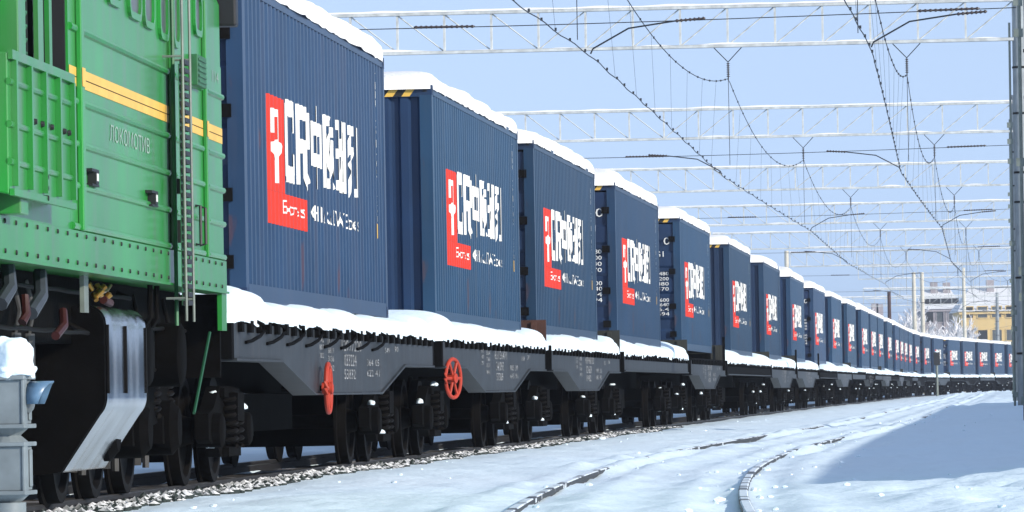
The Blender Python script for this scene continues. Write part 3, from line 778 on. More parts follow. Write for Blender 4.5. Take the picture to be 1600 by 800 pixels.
# ------------------------------------------------------------------ locomotive
def locomotive():
    x, y, t = fr(-10.25); t -= 0.016
    root = empty("diesel_locomotive", (x, y, 0), -t); o_ = MB(); o_.box(-1.5, 1.518, -0.10, -0.02, 0.92, 1.598); o_.build("buffer_beam", GRIMESHADE, root)      # local y: negative = towards the camera; y = -l
    LN = 17.2
    mb = MB(); pr = [(-1.55, 1.87), (1.55, 1.87), (1.55, 3.95), (1.42, 4.25), (1.0, 4.5), (0, 4.6), (-1.0, 4.5), (-1.42, 4.25), (-1.55, 3.95)]
    # body side has a hole for the radiator bay (l 9.7..11.6): split the shell
    def shell(l0, l1): mb.prism(pr, 'y', -l1, -l0)
    shell(0.05, 8.82); shell(11.58, LN)
    mb.prism([(-1.55, 1.87), (1.15, 1.87), (1.15, 4.2), (-1.42, 4.25)], 'y', -11.575, -8.825)
    mb.prism([(1.16, 1.87), (1.55, 1.87), (1.55, 2.0), (1.16, 2.0)], 'y', -11.575, -8.825)
    body = mb.build("body", GREEN, root)
    # rear end cap that sits a little beyond the side panel
    mb = MB(); mb.prism([(-1.545, 1.88), (1.545, 1.88), (1.545, 3.44), (1.50, 3.56), (1.38, 3.60), (1.38, 4.2), (-1.38, 4.2), (-1.38, 3.60), (-1.5, 3.56), (-1.545, 3.44)], 'y', -0.045, 0.05); mb.build("rear_wall", GREEN, root)
    mb = MB(); mb.box(-1.565, 1.565, -LN, 0.06, 1.615, 1.866); mb.box(1.40, 1.585, -LN, 0.06, 1.60, 1.617); skirt = mb.build("frame_skirt", GREEN, root)
    mb = MB(); l = 0.3
    while l < 13:
        for z in (1.835, 1.655):
            mb.lathe((1.565, -l, z), (1, 0, 0), [(0, .016), (0.010, .013), (0.012, 0)], 8)
        l += 0.44
    mb.build("rivet_row", BLACK, skirt)
    # ribs
    for z in (3.20, 2.72, 2.44, 2.165, 1.895):
        mb = MB()
        for (a, b) in ((-0.02, 1.14), (1.40, 3.26), (3.60, 8.30), (8.50, 8.80)):
            mb.tube([(1.552, -a - 0.02, z), (1.552, -b + 0.02, z)], 0.026, 8)
        mb.build("rib", GREEN, root, True)
    for l, w, d, z1 in ((1.28, 0.10, 0.035, 3.9), (3.44, 0.14, 0.035, 3.9), (8.40, 0.14, 0.04, 3.9), (11.75, 0.30, 0.14, 3.9)):
        mb = MB(); mb.box(1.551, 1.551 + d, -l - w / 2, -l + w / 2, 1.87, z1); bevel(mb.build("door_post", GREEN, root), 0.008)
    # yellow band with a dark hairline, interrupted by the posts (the band also crosses them)
    mb = MB()
    for (a, b, d) in ((0.0, 1.22, 1.5545), (1.225, 1.335, 1.5905), (1.34, 2.55, 1.5545), (3.515, 8.325, 1.5545), (8.328, 8.472, 1.5955), (8.48, 8.80, 1.5545)):
        mb.m(0); mb.box(d - 0.002, d, -b, -a, 2.82, 2.945); mb.m(1)
        if d < 1.57: mb.box(d, d + 0.0015, -b, -a, 2.878, 2.884)
    mb.build("yellow_band", [YELLOW, STEEL], root)
    # faded plate lettering
    mb = MB()
    for q in text_at("ЛОКОМОТИВ", -6.86, -4.70, 2.535, 2.65): mb.face([(1.554, p[0], p[1]) for p in q])
    for q in text_at("114", -0.62, -0.2, 3.30, 3.39): mb.face([(1.554, p[0], p[1]) for p in q])
    mb.build("faded_lettering", mat("faded_white", (0.30, 0.42, 0.34), 0.6, var=0.3, scale=20), root, fix=False)
    # windows of the engine room
    for (a, b, zb) in ((5.20, 5.78, 3.51), (4.45, 4.95, 3.50), (3.62, 4.05, 3.47), (2.92, 3.22, 3.46), (1.45, 1.85, 3.64), (6.3, 6.9, 3.53), (7.3, 7.9, 3.55)):
        def rr(m_, r_, z1=3.98):
            a0, a1, z0 = -b - m_, -a + m_, zb - m_; pts = []
            for (cx, cz, st) in ((a1 - r_, z0 + r_, -90), (a1 - r_, z1 + m_ - r_, 0), (a0 + r_, z1 + m_ - r_, 90), (a0 + r_, z0 + r_, 180)):
                for k in range(5): an = R(st + 22.5 * k); pts.append((cx + r_ * math.cos(an), cz + r_ * math.sin(an)))
            return pts
        mb = MB(); o, n_ = rr(0.05, 0.12, 3.90), rr(0.0, 0.09, 3.90); k = len(o)
        for i in range(k):
            j = (i + 1) % k
            mb.face([(1.575, *o[i]), (1.575, *o[j]), (1.575, *n_[j]), (1.575, *n_[i])]); mb.face([(1.551, *o[i]), (1.551, *o[j]), (1.575, *o[j]), (1.575, *o[i])]); mb.face([(1.575, *n_[i]), (1.575, *n_[j]), (1.553, *n_[j]), (1.553, *n_[i])])
        w = mb.build("window_frame", GREEN, root)
        mb = MB(); mb.face([(1.5535, *p) for p in n_]); mb.build("window_pane", GLASS, w)
    # radiator bay: posts, louvre banks, core with black panels painting in the recess shade
    mb = MB(); mb.box(1.155, 1.19, -11.57, -8.83, 2.005, 3.95); mb.box(1.195, 1.535, -8.86, -8.826, 2.005, 3.95); mb.box(1.195, 1.5, -9.75, -9.70, 2.005, 3.95); mb.box(1.195, 1.5, -10.30, -10.24, 2.005, 3.95); mb.build("core_and_shade_panels", BLACK, root)
    for (a, b) in ((9.76, 9.97), (10.42, 10.96), (11.22, 11.57)):
        mb = MB(); z = 2.1
        while z < 3.93:
            mb.prism([(1.495, z), (1.525, z + 0.05), (1.525, z + 0.06), (1.495, z + 0.015)], 'y', -b, -a); z += 0.085
        mb.m(1).box(1.485, 1.492, -b, -a, 2.01, 3.94)
        mb.build("louvre_bank", [GREEND, BLACK], root)
    for l0, l1 in ((9.60, 9.72), (9.98, 10.20), (10.98, 11.20)):
        mb = MB(); mb.box(1.53, 1.56, -l1, -l0, 2.01, 3.93); mb.build("louvre_post", GREEN, root)
    # box cover below the bay
    mb = MB(); mb.prism([(1.40, 2.03), (1.70, 1.965), (1.70, 2.80), (1.40, 2.83)], 'y', -12.4, -9.80); cov = bevel(mb.build("louvre_cover", GREEN, root), 0.01)
    mb = MB(); mb.box(1.7005, 1.73, -12.4, -9.80, 2.76, 2.815); mb.box(1.7005, 1.73, -12.4, -9.80, 1.96, 2.0)
    for z in (2.63, 2.38, 2.16): mb.tube([(1.70, -12.4, z), (1.70, -9.80, z)], 0.022, 8)
    for l in (9.83, 10.45, 11.05, 11.65, 12.25): mb.box(1.7005, 1.735, -l - 0.03, -l + 0.03, 2.02, 2.76)
    mb.build("cover_rib", GREEN, cov)
    mb = MB()
    for l in (9.95, 10.15, 10.35, 10.7, 10.9, 11.1, 11.4, 11.6): mb.lathe((1.702, -l, 2.44), (1, 0, 0), [(0, .02), (.02, .016), (.022, 0)], 8)
    for z in (2.12, 2.05, 1.99): mb.lathe((1.702, -11.05, z), (1, 0, 0), [(0, .02), (.034, .016), (.036, 0)], 8)
    mb.build("bolt_row", BLACK, cov)
    # ladder with two pale rails and a ribbed strip
    for l in (3.84, 3.38):
        mb = MB(); mb.tube([(1.70, -l, 1.33), (1.70, -l, 3.98)], 0.011, 8)
        for z in (1.5, 3.3, 3.9): mb.tube([(1.55, -l, z), (1.70, -l, z)], 0.010, 6)
        lad = mb.build("grab_rail", PIPE, root, True)
    mb = MB(); z = 1.45
    while z < 3.25: mb.box(1.665, 1.705, -3.74, -3.46, z, z + 0.034); z += 0.062
    mb.m(1).box(1.655, 1.66, -3.74, -3.46, 1.45, 3.25); mb.build("ribbed_strip", [BLACK, GREEND], lad)
    mb = MB(); mb.tube([(1.60, -3.62, 1.30), (1.60, -3.62, 3.95)], 0.016, 6); mb.build("cable_pipe", GREEND, root)
    # small fittings on the side
    for l, z in ((7.95, 2.245), (4.8, 2.215)):
        mb = MB(); mb.box(1.551, 1.60, -l - 0.18, -l + 0.18, z + 0.03, z + 0.05); mb.box(1.551, 1.61, -l - 0.05, -l + 0.09, z - 0.05, z + 0.03); mb.box(1.551, 1.60, -l - 0.16, -l + 0.18, z - 0.065, z - 0.05); mb.m(1); mb.box(1.6105, 1.613, -l - 0.02, -l + 0.06, z - 0.03, z + 0.02)
        mb.build("step_bracket", [BLACK, WHITE], root)
    mb = MB(); mb.box(1.551, 1.62, -3.30, -3.12, 2.30, 2.41); mb.box(1.551, 1.60, -3.28, -3.16, 1.93, 2.10); mb.build("door_latch", BLACK, root)
    mb = MB(); mb.box(1.551, 1.62, -2.20, -1.62, 3.18, 3.42)
    for k in range(5): mb.box(1.6205, 1.63, -2.15, -1.67, 3.205 + k * 0.042, 3.225 + k * 0.042)
    bevel(mb.build("vent_box", GREEND, root), 0.01)
    mb = MB(); mb.tube([(1.56, -1.75, 2.25), (1.61, -1.75, 2.24), (1.61, -1.75, 1.96), (1.56, -1.75, 1.95)], 0.013, 6); mb.tube([(1.56, -2.0, 2.25), (1.60, -2.0, 2.25), (1.60, -2.0, 1.95), (1.56, -2.0, 1.95)], 0.013, 6); mb.build("door_handle", BLACK, root, True)
    # rear: steps plate, green rod, gangway bellows, marker lamp, white handrail
    mb = MB(); mb.prism([(1.525, 1.30), (1.56, 1.30), (1.563, 1.598), (1.525, 1.598)], 'y', -0.30, 0.05); mb.build("corner_step", GREEN, root)
    mb = MB(); mb.tube([(1.50, -0.65, 1.28), (1.50, -1.80, 0.64)], 0.013, 6); mb.build("hand_bar", mat('dark_green', (0.008, 0.075, 0.03), 0.5), root)
    mb = MB()
    for k in range(4): mb.box(-0.75, 0.75, 0.05 + k * 0.12, 0.13 + k * 0.12, 1.6, 4.2)
    mb.build("gangway_bellows", BLACK, root)
    mb = MB(); mb.box(1.46, 1.67, 0.12, 0.30, 3.79, 4.25); mb.box(1.38, 1.46, 0.16, 0.20, 3.95, 4.0); bevel(mb.build("rear_mirror", BLACK, root), 0.04, 3)
    mb = MB(); mb.tube([(1.44, 0.06, 3.95), (1.44, 0.09, 3.92), (1.44, 0.09, 3.66), (1.44, 0.06, 3.62)], 0.018, 6); mb.build("rear_handrail", PIPE, root)
    # underframe
    mb = MB(); mb.box(-1.2, 1.2, -LN + 0.2, -0.1, 1.15, 1.61); mb.build("underframe", GRIMESHADE, root)
    tp = []
    def tankprof(off):
        pts = [(1.02 - off, 1.42 - off)]
        for k in range(6): a = R(90 - 18 * k); pts.append((1.31 - off + 0.13 * math.cos(a), 1.29 - off + 0.13 * math.sin(a)))
        for k in range(6): a = R(0 - 9 * k); pts.append((1.27 - off + 0.17 * math.cos(a), 0.77 + 0.17 * math.sin(a)))
        for k in range(6): a = R(-52 - 5 * k); pts.append((1.10 - off + 0.17 * math.cos(a) * 0.4, 0.42 + 0.17 * math.sin(a)))
        pts += [(0.95 - off, 0.24), (-0.9, 0.24), (-1.3, 0.7), (-1.3, 1.35)]
        return pts
    mb = MB(); rows = []
    for i in range(46):
        y_ = -6.33 + 2.13 * i / 45; wv = 0.004 + 0.0025 * math.sin(y_ * 6.5) + 0.0012 * math.sin(y_ * 15 + 1)
        q = tankprof(wv); rows.append([(a_, y_, b_) for a_, b_ in q + q[:1]])
    mb.grid(rows); tank = mb.build("fuel_tank", CHROME, root, 'all')
    mb = MB(); mb.prism(tankprof(0.012), 'y', -4.198, -4.13); mb.build("tank_end", GRIMESHADE, tank); mb = MB(); mb.prism(tankprof(0.012), 'y', -6.40, -6.332); mb.build("tank_end", GRIMESHADE, tank)
    mb = MB()
    for l in (6.30, 5.35, 4.24): mb.box(1.432, 1.448, -l - 0.02, -l + 0.02, 0.80, 1.28)
    mb.build("tank_strap", STEEL, tank)
    # bogies (three axles each)
    for yc, nm in ((-2.6, 0), (-12.6, 1)):
        mb = MB(); mb.prism([(-2.3, 0.62), (-2.3, 0.95), (2.3, 0.95), (2.3, 0.62), (1.3, 0.55), (-1.3, 0.55)], 'x', 1.0, 1.12); mb.prism([(-2.3, 0.62), (-2.3, 0.95), (2.3, 0.95), (2.3, 0.62)], 'x', -1.12, -1.0); mb.box(-0.62, 0.62, -2.6, 2.6, 0.2, 0.9)
        bg_ = mb.build("bogie", GRIMESHADE, root); bg_.location = (0, yc, 0)
        for dy in (-1.85, 0.0, 1.85):
            mb = MB()
            for s in (-1, 1):
                mb.lathe((s * 0.70, dy, 0.525), (s, 0, 0), [(0, .1), (0, .56), (.03, .56), (.04, .525), (.135, .52), (.135, .45), (.09, .42), (.07, .2), (.16, .17), (.2, 0)], 32)
            mb.tube([(-.7, dy, .525), (.7, dy, .525)], 0.1, 10); mb.build("wheelset", STEEL, bg_, True)
            mb = MB(); mb.lathe((0.98, dy, 0.525), (1, 0, 0), [(0, .22), (.22, .22), (.26, .17), (.28, .15), (.28, 0)], 20); mb.box(0.99, 1.16, dy - .32, dy + .32, .40, .62); mb.build("axle_box", GRIMESHADE, bg_, True)
            for d2 in (-0.42, 0.42):
                mb = MB(); mb.tube([(1.06 + 0.09 * math.cos(a), dy + d2 + 0.09 * math.sin(a), 0.62 + 0.30 * a / 31.4) for a in [i * 31.4 / 40 for i in range(41)]], 0.022, 5); mb.build("coil_spring", STEEL, bg_, True)
            mb = MB(); mb.box(0.70, 0.86, dy + .58, dy + .66, 0.22, 0.72); mb.tube([(0.9, dy + .62, 0.9), (0.9, dy + .62, 0.2)], 0.03, 6); mb.build("brake_shoe", SHOE, bg_)
        for dy in (-1.0, 1.0):
            mb = MB(); mb.lathe((1.0, dy, 1.10), (1, 0, 0), [(0, 0), (0, .25), (.06, .27), (.08, .25), (.38, .25), (.40, .22), (.40, 0)], 24); mb.build("brake_cylinder", GRIMESHADE, bg_, True)
        mb = MB(); mb.box(1.14, 1.165, 0.28, 0.33, 0.48, 1.02); mb.box(1.14, 1.165, 0.38, 0.43, 0.48, 1.02); mb.box(1.13, 1.17, 0.28, 0.43, 1.02, 1.06); mb.box(1.13, 1.17, 0.28, 0.43, 0.44, 0.48); mb.build("brake_link", STEEL, bg_)
    # pipe runs along the underframe and on the bogies
    for z, o_, a_, b_ in ((1.50, 1.30, 4.0, 9.6), (1.22, 1.33, 6.5, 10.8), (0.98, 1.20, 0.4, 4.0), (1.30, 1.26, 0.3, 4.0)):
        mb = MB(); pts = [(o_, -(a_ + (b_ - a_) * q / 12), z + 0.004 * math.sin(q * 1.7)) for q in range(13)]
        mb.tube([(o_ - .2, -a_, z + .1)] + pts + [(o_ - .2, -b_, z + .12)], 0.016, 7); mb.build("air_pipe", STEEL, root, True)
    for l in (1.2, 2.1, 3.0, 8.4, 9.0):
        mb = MB(); mb.box(1.16, 1.22, -l - .14, -l + .14, .98, 1.2); mb.tube([(1.2, -l, 1.2), (1.24, -l - .05, 1.35), (1.2, -l - .1, 1.55)], 0.018, 6); mb.build("valve_box", SHOE if l > 8 else STEEL, root)
    # reservoirs, hoses, valve gear
    for l, z in ((3.2, 1.40), (9.1, 1.43), (10.3, 1.40)):
        mb = MB(); mb.lathe((1.0, -l - 0.25, z), (0, 1, 0), [(-0.02, 0), (0.0, .12), (0.05, .16), (0.5, .16), (0.55, .12), (0.57, 0)], 20)
        rs = mb.build("air_reservoir", GRIMESHADE, root, True)
        mb = MB(); mb.lathe((1.0, -l - 0.12, z), (0, 1, 0), [(0, .165), (0.07, .165)], 20); mb.lathe((1.0, -l + 0.12, z), (0, 1, 0), [(0, .165), (0.04, .165)], 20); mb.build("reservoir_band", CHROME, rs, True)
    mb = MB(); mb.box(1.40, 1.43, -7.38, -7.16, 1.35, 1.61); mb.build("pale_bracket", PIPE, root)
    mb = MB(); mb.tube([(1.42, -9.35, 1.58), (1.45, -9.5, 1.42), (1.42, -9.75, 1.31)], 0.045, 8); mb.build("exhaust_bracket", EXH, root, True); mb = MB(); mb.tube([(1.42, -10.7, 1.6), (1.45, -10.8, 1.45), (1.42, -11.0, 1.35)], 0.045, 8); mb.build("exhaust_bracket", EXH, root, True)
    mb = MB(); mb.tube([(1.4, -8.2, 1.35), (1.42, -8.3, 1.25), (1.4, -8.55, 1.18)], 0.03, 8); mb.build("brake_hose", REDHOSE, root, True); mb = MB(); mb.tube([(1.4, -9.9, 1.42), (1.42, -9.95, 1.3), (1.4, -10.0, 1.25)], 0.03, 8); mb.build("brake_hose", REDHOSE, root, True); mb = MB(); mb.tube([(1.36, -5.9, 1.46), (1.38, -5.7, 1.44)], 0.03, 8); mb.build("brake_hose", REDHOSE, root, True)
    mb = MB(); rnd = random.Random(5)
    for k in range(7): mb.lathe((1.3 + rnd.uniform(0, .08), -6.0 + rnd.uniform(-.22, .22), 1.50 + rnd.uniform(-.05, .06)), (rnd.uniform(-1, 1), rnd.uniform(-1, 1), 1), [(-.03, 0), (-.03, .018), (.03, .026), (.04, 0)], 8)
    mb.tube([(1.34, -6.0, 1.5), (1.36, -5.7, 1.53), (1.36, -5.5, 1.57)], 0.012, 6); mb.build("brass_valve", BRASS, root, True)
    for l in (4.0, 3.6):
        mb = MB(); mb.tube([(1.45, -l, 1.60), (1.45, -l, 1.36), (1.40, -l + .05, 1.30)], 0.022, 6); mb.build("drain_pipe", STEEL, root, True)
    mb = MB()
    for k in range(14): blob(mb, (1.05, -2.6 - 10 * (k % 2) + rnd.uniform(-2.2, 2.2), 0.96), (0.05, rnd.uniform(.05, .12), .03), 70 + k)
    mb.build("snow_lump", SNOW, root, 'all')
    mb = MB(); mb.box(-.13, .13, -0.1, 0.5, .95, 1.18); mb.build("coupler", STEEL, root)
    tag(root, "green diesel locomotive with yellow band, coupled ahead of the containers", "locomotive")
locomotive()

# ------------------------------------------------------------------ gantries, masts, wires
GZ0, GZ1 = 11.2, 12.49
def gantry(k, s, o0, o1, near):
    x, y, t = fr(s)
    root = empty("gantry_beam", (x, y, 0), -t); w = 0.10
    n = int((o1 - o0) / 1.40); st = (o1 - o0) / n
    th = 0.045
    mb = MB(); mb.box(o0, o1, -w - th, w + th, GZ1 - 2 * th, GZ1); mb.build("top_chord", GANTRY, root)
    mb = MB(); mb.box(o0, o1, -w - th, w + th, GZ0, GZ0 + 2 * th); mb.build("bottom_chord", GANTRY, root)
    mu = MB(); mu.box(-0.03, 0.03, -w, w, GZ0 + 2 * th + .002, GZ1 - 2 * th - .002); mu = mu.mesh("upright", GANTRY)
    mds = []
    for sg in (0, 1):
        md = MB(); za, zb = (GZ0 + .1, GZ1 - .1) if sg else (GZ1 - .1, GZ0 + .1)
        md.tube([(.04, 0, za), (st - .04, 0, zb)], 0.021, 4); mds.append(md.mesh("diagonal", GANTRY))
    for i in range(n + 1):
        xx = o0 + i * st; u_ = link("upright", mu, root); u_.location = (xx, 0, 0)
        if i < n: d_ = link("diagonal", mds[1 if i > n * 0.32 else 0], root); d_.location = (xx, 0, 0)
    # snow lying on both chords
    ms = MB(); rnd = random.Random(k * 11 + 1)
    for yy in (0.0,):
        for (zb_, hm) in ((GZ1 + .001, 0.085), (GZ0 + 2 * th + .001, 0.075)):
            rows = []; m_ = int((o1 - o0) / 0.18)
            for i in range(m_ + 1):
                xx = o0 + (o1 - o0) * i / m_
                if zb_ > 12: h = hm * (0.75 + 0.5 * fnoise(xx * 0.9, k * 3.1, yy))
                else: h = max(0.004, hm * (0.15 + 1.6 * fnoise(xx * 0.7, k * 5.7, yy)))
                ww = 0.155
                rows.append([(xx, yy + ww * q, zb_ + h * r_) for q, r_ in ((1, -0.02), (0.95, 0.5), (0.55, 0.9), (0, 1.0), (-0.55, .9), (-0.95, .5), (-1, -0.02))])
            ms.grid(rows)
    ms.build("snow_line", SNOWCAP, root, 'all')
    names = ["nearest the camera, arms only in view", "nearest one fully in view", "second in view", "third in view", "fourth in view", "fifth in view", "sixth in view", "seventh in view", "eighth in view", "ninth in view", "farthest one in view"]
    tag(root, "snow-covered white lattice gantry beam across the tracks, %s" % (names[k]), "gantry", "gantry beams across the station tracks")
def mast(s, o, h, label, m_=CONC, r0=0.25, r1=0.19, clamps=True, pos=None):
    p = at(s, o, -0.25) if pos is None else Vector(pos)
    root = empty("catenary_mast", p, -fr(s)[2] if pos is None else 0)
    mb = MB(); mb.lathe((0, 0, 0), (0, 0, 1), [(0, 0), (0, r0), (h, r1), (h, 0)], 24); mb.build("shaft", m_, root, True)
    if clamps:
        mb = MB(); z = 1.6
        for z in (1.9, 4.2, 6.5, 7.4, 9.2, 10.6): 
            rr_ = r0 + (r1 - r0) * z / h; mb.lathe((0, 0, z), (0, 0, 1), [(0, rr_), (0, rr_ + .02), (0.06, rr_ + .02), (0.06, rr_)], 20)
        mb.build("clamp_band", STEEL, root, True)
        mb = MB(); mb.tube([(-r0 - 0.09, 0, 0.3), (-r1 - 0.09, 0, h - 1)], 0.035, 8); 
        for z in (0.6, 2.6, 3.1, 5.2, 7.7, 8.3, 8.8): mb.box(-r0 - .16, -r0 + .02, -.05, .05, z, z + 0.16)
        mb.build("earth_cable", PIPE, root, True)
    tag(root, label, "mast", "concrete catenary masts"); return root
GY = [105, 165, 225, 285, 345, 405, 465, 525, 585, 645, 705]
MO = 15.22 - fr(s_for_y(165))[0]
for k, Y in enumerate(GY):
    s = s_for_y(Y); gs = s
    gantry(k, gs, -14.5, MO + (0.2 if k != 0 else 0.2), k < 3)
mlab = {1: "thick blue-grey concrete mast at the right edge of the picture", 2: "pale concrete mast showing just left of the thick right-hand mast"}
for k in range(0, 11):
    s = s_for_y(GY[k])
    o = MO + 0.35
    lab = mlab.get(k, "concrete mast under the right end of the %s gantry beam" % ORD[k])
    mast(s, o, 13.0, lab)
    if 1 <= k < 7: mast(s, -14.8, 12.9, "concrete mast under the left end of the %s gantry beam, behind the train" % ORD[k], CREAM, clamps=False)

def wire_path(off, zf, s0, s1, step): return [at(s, off, zf(s)) for s in [s0 + step * i for i in range(int((s1 - s0) / step) + 1)]]
GS = [s_for_y(Y) for Y in GY]; GS_ALL = [GS[0] - 60] + GS
CZ = 7.3
def mess_z(s):
    for a, b in zip(GS_ALL[:-1], GS_ALL[1:]):
        if a <= s <= b:
            u = (s - a) / (b - a); return 10.25 - 1.15 * 4 * u * (1 - u)
    return 10.25
def zig(s, off):
    for i, (a, b) in enumerate(zip(GS_ALL[:-1], GS_ALL[1:])):
        if a <= s <= b:
            u = (s - a) / (b - a); z0 = 0.25 if i % 2 else -0.25; return off + z0 * (1 - 2 * u)
    return off
def catenary(off, lab):
    s0, s1 = -35, GS[9]
    mb = MB(); rnd = random.Random(int(off * 10))
    pts = [at(s, zig(s, off), CZ - 0.04 * (0.5 + 0.5 * math.cos(s))) for s in [s0 + i * 1.5 for i in range(int((s1 - s0) / 1.5))]]
    mb.tube(pts, 0.011, 5)
    s = s0
    while s < min(s1, 260):
        p = at(s, zig(s, off), CZ); mb.box(p.x - .02, p.x + .02, p.y - .04, p.y + .04, p.z - .015, p.z + .04); s += rnd.uniform(2.2, 3.4)
    tag(mb.build("contact_wire", WIRE), "taut dark contact wire dotted with clamps, " + lab, "wire", "overhead contact wires")
    root = empty("messenger_wire", at(s0, off, 0), 0); inv = -Vector(root.location)
    mb = MB(); pts = [at(s, off, mess_z(s)) + inv for s in [s0 + i * 1.5 for i in range(int((s1 - s0) / 1.5))]]
    mb.tube(pts, 0.012, 5)
    s = s0
    while s < min(s1, 260):
        p = at(s, off, mess_z(s)) + inv; mb.box(p.x - .02, p.x + .02, p.y - .04, p.y + .04, p.z - .025, p.z + .025); s += rnd.uniform(2.5, 5.0)
    mb.build("strand", WIRE, root)
    mb = MB()
    for a, b in zip(GS_ALL[:-1], GS_ALL[1:]):
        if a > 330: break
        for q in range(1, 8):
            s = a + (b - a) * q / 8
            if s < s0: continue
            p0, p1 = at(s, off, mess_z(s)) + inv, at(s, zig(s, off), CZ) + inv
            mb.tube([p0, p1], 0.0035, 3)
    mb.build("dropper", WIRE, root)
    tag(root, "sagging dark messenger wire with thin droppers, " + lab, "wire", "sagging messenger wires")
catenary(0.0, "above the container train")
catenary(TR2, "above the half-buried track")

def insulator(mb, p, q, r=0.055, n=7):
    p, q = Vector(p), Vector(q); d = q - p; ln = d.length; pr = [(0, 0.012)]
    for i in range(n):
        a = ln * (i + 0.15) / n; pr += [(a, 0.02), (a + ln * .25 / n, r), (a + ln * .45 / n, r), (a + ln * .6 / n, 0.02)]
    pr.append((ln, 0.012)); mb.lathe(p, d, pr, 10)
for k, s in enumerate(GS[:8]):
    x, y, t = fr(s)
    for j, off in enumerate((0.0, TR2)):
        tn = "the container train" if j == 0 else "the half-buried track"
        gk = "the %s gantry beam" % ORD[k]
        root = empty("suspension_hanger", at(s, off, 0), -t)
        mb = MB(); mb.tube([(-0.42, 0, GZ0 - .01), (0, 0, 10.75)], 0.014, 4); mb.tube([(0.42, 0, GZ0 - .01), (0, 0, 10.75)], 0.014, 4); mb.tube([(0, 0, 10.28), (0, 0, 10.2)], 0.02, 5); mb.build("hanger_rod", WIRE, root)
        mb = MB(); insulator(mb, (0, 0, 10.28), (0, 0, 10.74)); mb.build("insulator", INSUL, root, True)
        mb = MB(); mb.tube([(0, 0, 10.2), (0, 0, CZ + 0.3)], 0.009, 4); mb.build("drop_wire", WIRE, root)
        tag(root, "V-shaped hanger with dark insulator above %s, under %s" % (tn, gk), "hanger", "messenger wire hangers")
        root = empty("registration_arm", at(s, off, 0), -t); sd = 1 if k % 2 else -1
        mb = MB(); zz = zig(s, 0.0)
        mb.tube([(-sd * 1.9, 0, CZ + .62), (-sd * 1.0, 0, CZ + .50), (-sd * .3, 0, CZ + .12), (zz, 0, CZ + .02)], 0.018, 6); mb.build("arm", WIRE, root, True)
        mb = MB(); insulator(mb, (-sd * 2.5, 0, CZ + .66), (-sd * 1.9, 0, CZ + .62), 0.035); mb.build("insulator", INSUL, root, True)
        tag(root, "bent dark arm steadying the contact wire over %s, below %s" % (tn, gk), "registration arm", "registration arms on the contact wires")
    root = empty("cross_span_wire", at(s, 0, 0), -t)
    mb = MB(); pts = [(-14 + (MO + 14) * i / 16, 0, CZ + 0.72 - 0.12 * math.sin(math.pi * i / 16)) for i in range(17)]
    mb.tube(pts, 0.009, 4); mb.build("strand", WIRE, root)
    mb = MB(); insulator(mb, (MO - 1.9, 0, CZ + .70), (MO - 0.7, 0, CZ + .72), 0.032, 12); insulator(mb, (-3.2, 0, CZ + .62), (-2.0, 0, CZ + .61), 0.032, 12); mb.build("insulator", INSUL, root, True)
    tag(root, "thin wire with dark insulators strung across the tracks below %s" % gk, "cross wire", "cross-span wires")

# ------------------------------------------------------------------ signals
def dwarf_signal(loc, rz, label):
    root = empty("dwarf_signal", loc, rz); root.scale = (.85, .85, .85)
    mb = MB(); mb.lathe((0, 0, -.6), (0, 0, 1), [(0, 0), (0, .2), (.08, .2), (.1, .07), (.72, .07), (.73, .11), (.8, .11), (.8, 0)], 16); mb.build("base", SIGGREY, root, True)
    for z0 in (0.27, 0.66):
        mb = MB(); mb.box(-.12, .12, -.13, .13, z0, z0 + .26); mb.box(-.145, .145, -.155, .155, z0 + .26, z0 + .285); mb.box(-.145, .145, -.155, .155, z0 - .025, z0)
        for sx in (-1, 1): mb.box(*sorted((sx * .121, sx * .14)), -.14, -.05, z0 - .02, z0 + .28); mb.box(*sorted((sx * .121, sx * .132)), .04, .1, z0 + .02, z0 + .24)
        mb.lathe((0, 0, z0 - .07), (0, 0, 1), [(0, .08), (.045, .13)], 16); mb.lathe((0, 0, z0 + .285), (0, 0, 1), [(0, .13), (.05, .07)], 16)
        h = bevel(mb.build("lamp_housing", SIGGREY, root), 0.012)
        if z0 < .5: continue
        mb = MB(); rows = []
        for i in range(9):
            a = R(200 - 220 * i / 8)
            rows.append([(0.145, .1 * math.cos(a), z0 + .15 + .1 * math.sin(a)), (0.29 - 0.02 * abs(i - 4), .1 * math.cos(a), z0 + .15 + .1 * math.sin(a))])
        mb.grid(rows); hd = mb.build("hood", HOOD, h, True)
        so = hd.modifiers.new("s", 'SOLIDIFY'); so.thickness = 0.008
        mb = MB(); mb.lathe((0.14, 0, z0 + .15), (1, 0, 0), [(0, .09), (.02, .07), (.03, 0)], 16); mb.build("lens", GLASS, h, True)
    mb = MB(); blob(mb, (0, 0, 1.0), (.17, .17, .18), 4, 18, 32); blob(mb, (.06, -.02, .97), (.13, .14, .06), 6, 18, 32); mb.build("snow_cap", SNOW, root, 'all')
    tag(root, label, "signal")
dwarf_signal((-2.54, 27.0, 0.08), R(-8), "pale grey two-lamp dwarf signal capped with snow, beside the locomotive")
def post_signal():
    p = at(s_for_y(372), 3.0, -0.1)
    root = empty("track_signal", p)
    mb = MB(); mb.tube([(0, 0, 0), (0, 0, 2.3)], 0.09, 10); mb.build("post", PIPE, root, True)
    mb = MB(); mb.box(-.16, .16, -.14, .14, 2.3, 3.1); mb.box(-.22, .22, -.145, -.141, 2.25, 3.15); bevel(mb.build("signal_head", BLACK, root), 0.03)
    mb = MB(); blob(mb, (0, 0, 3.14), (.2, .16, .08), 3); mb.build("snow_cap", SNOW, root, 'all')
    tag(root, "small light-signal post standing before the far end of the train", "signal")
post_signal()

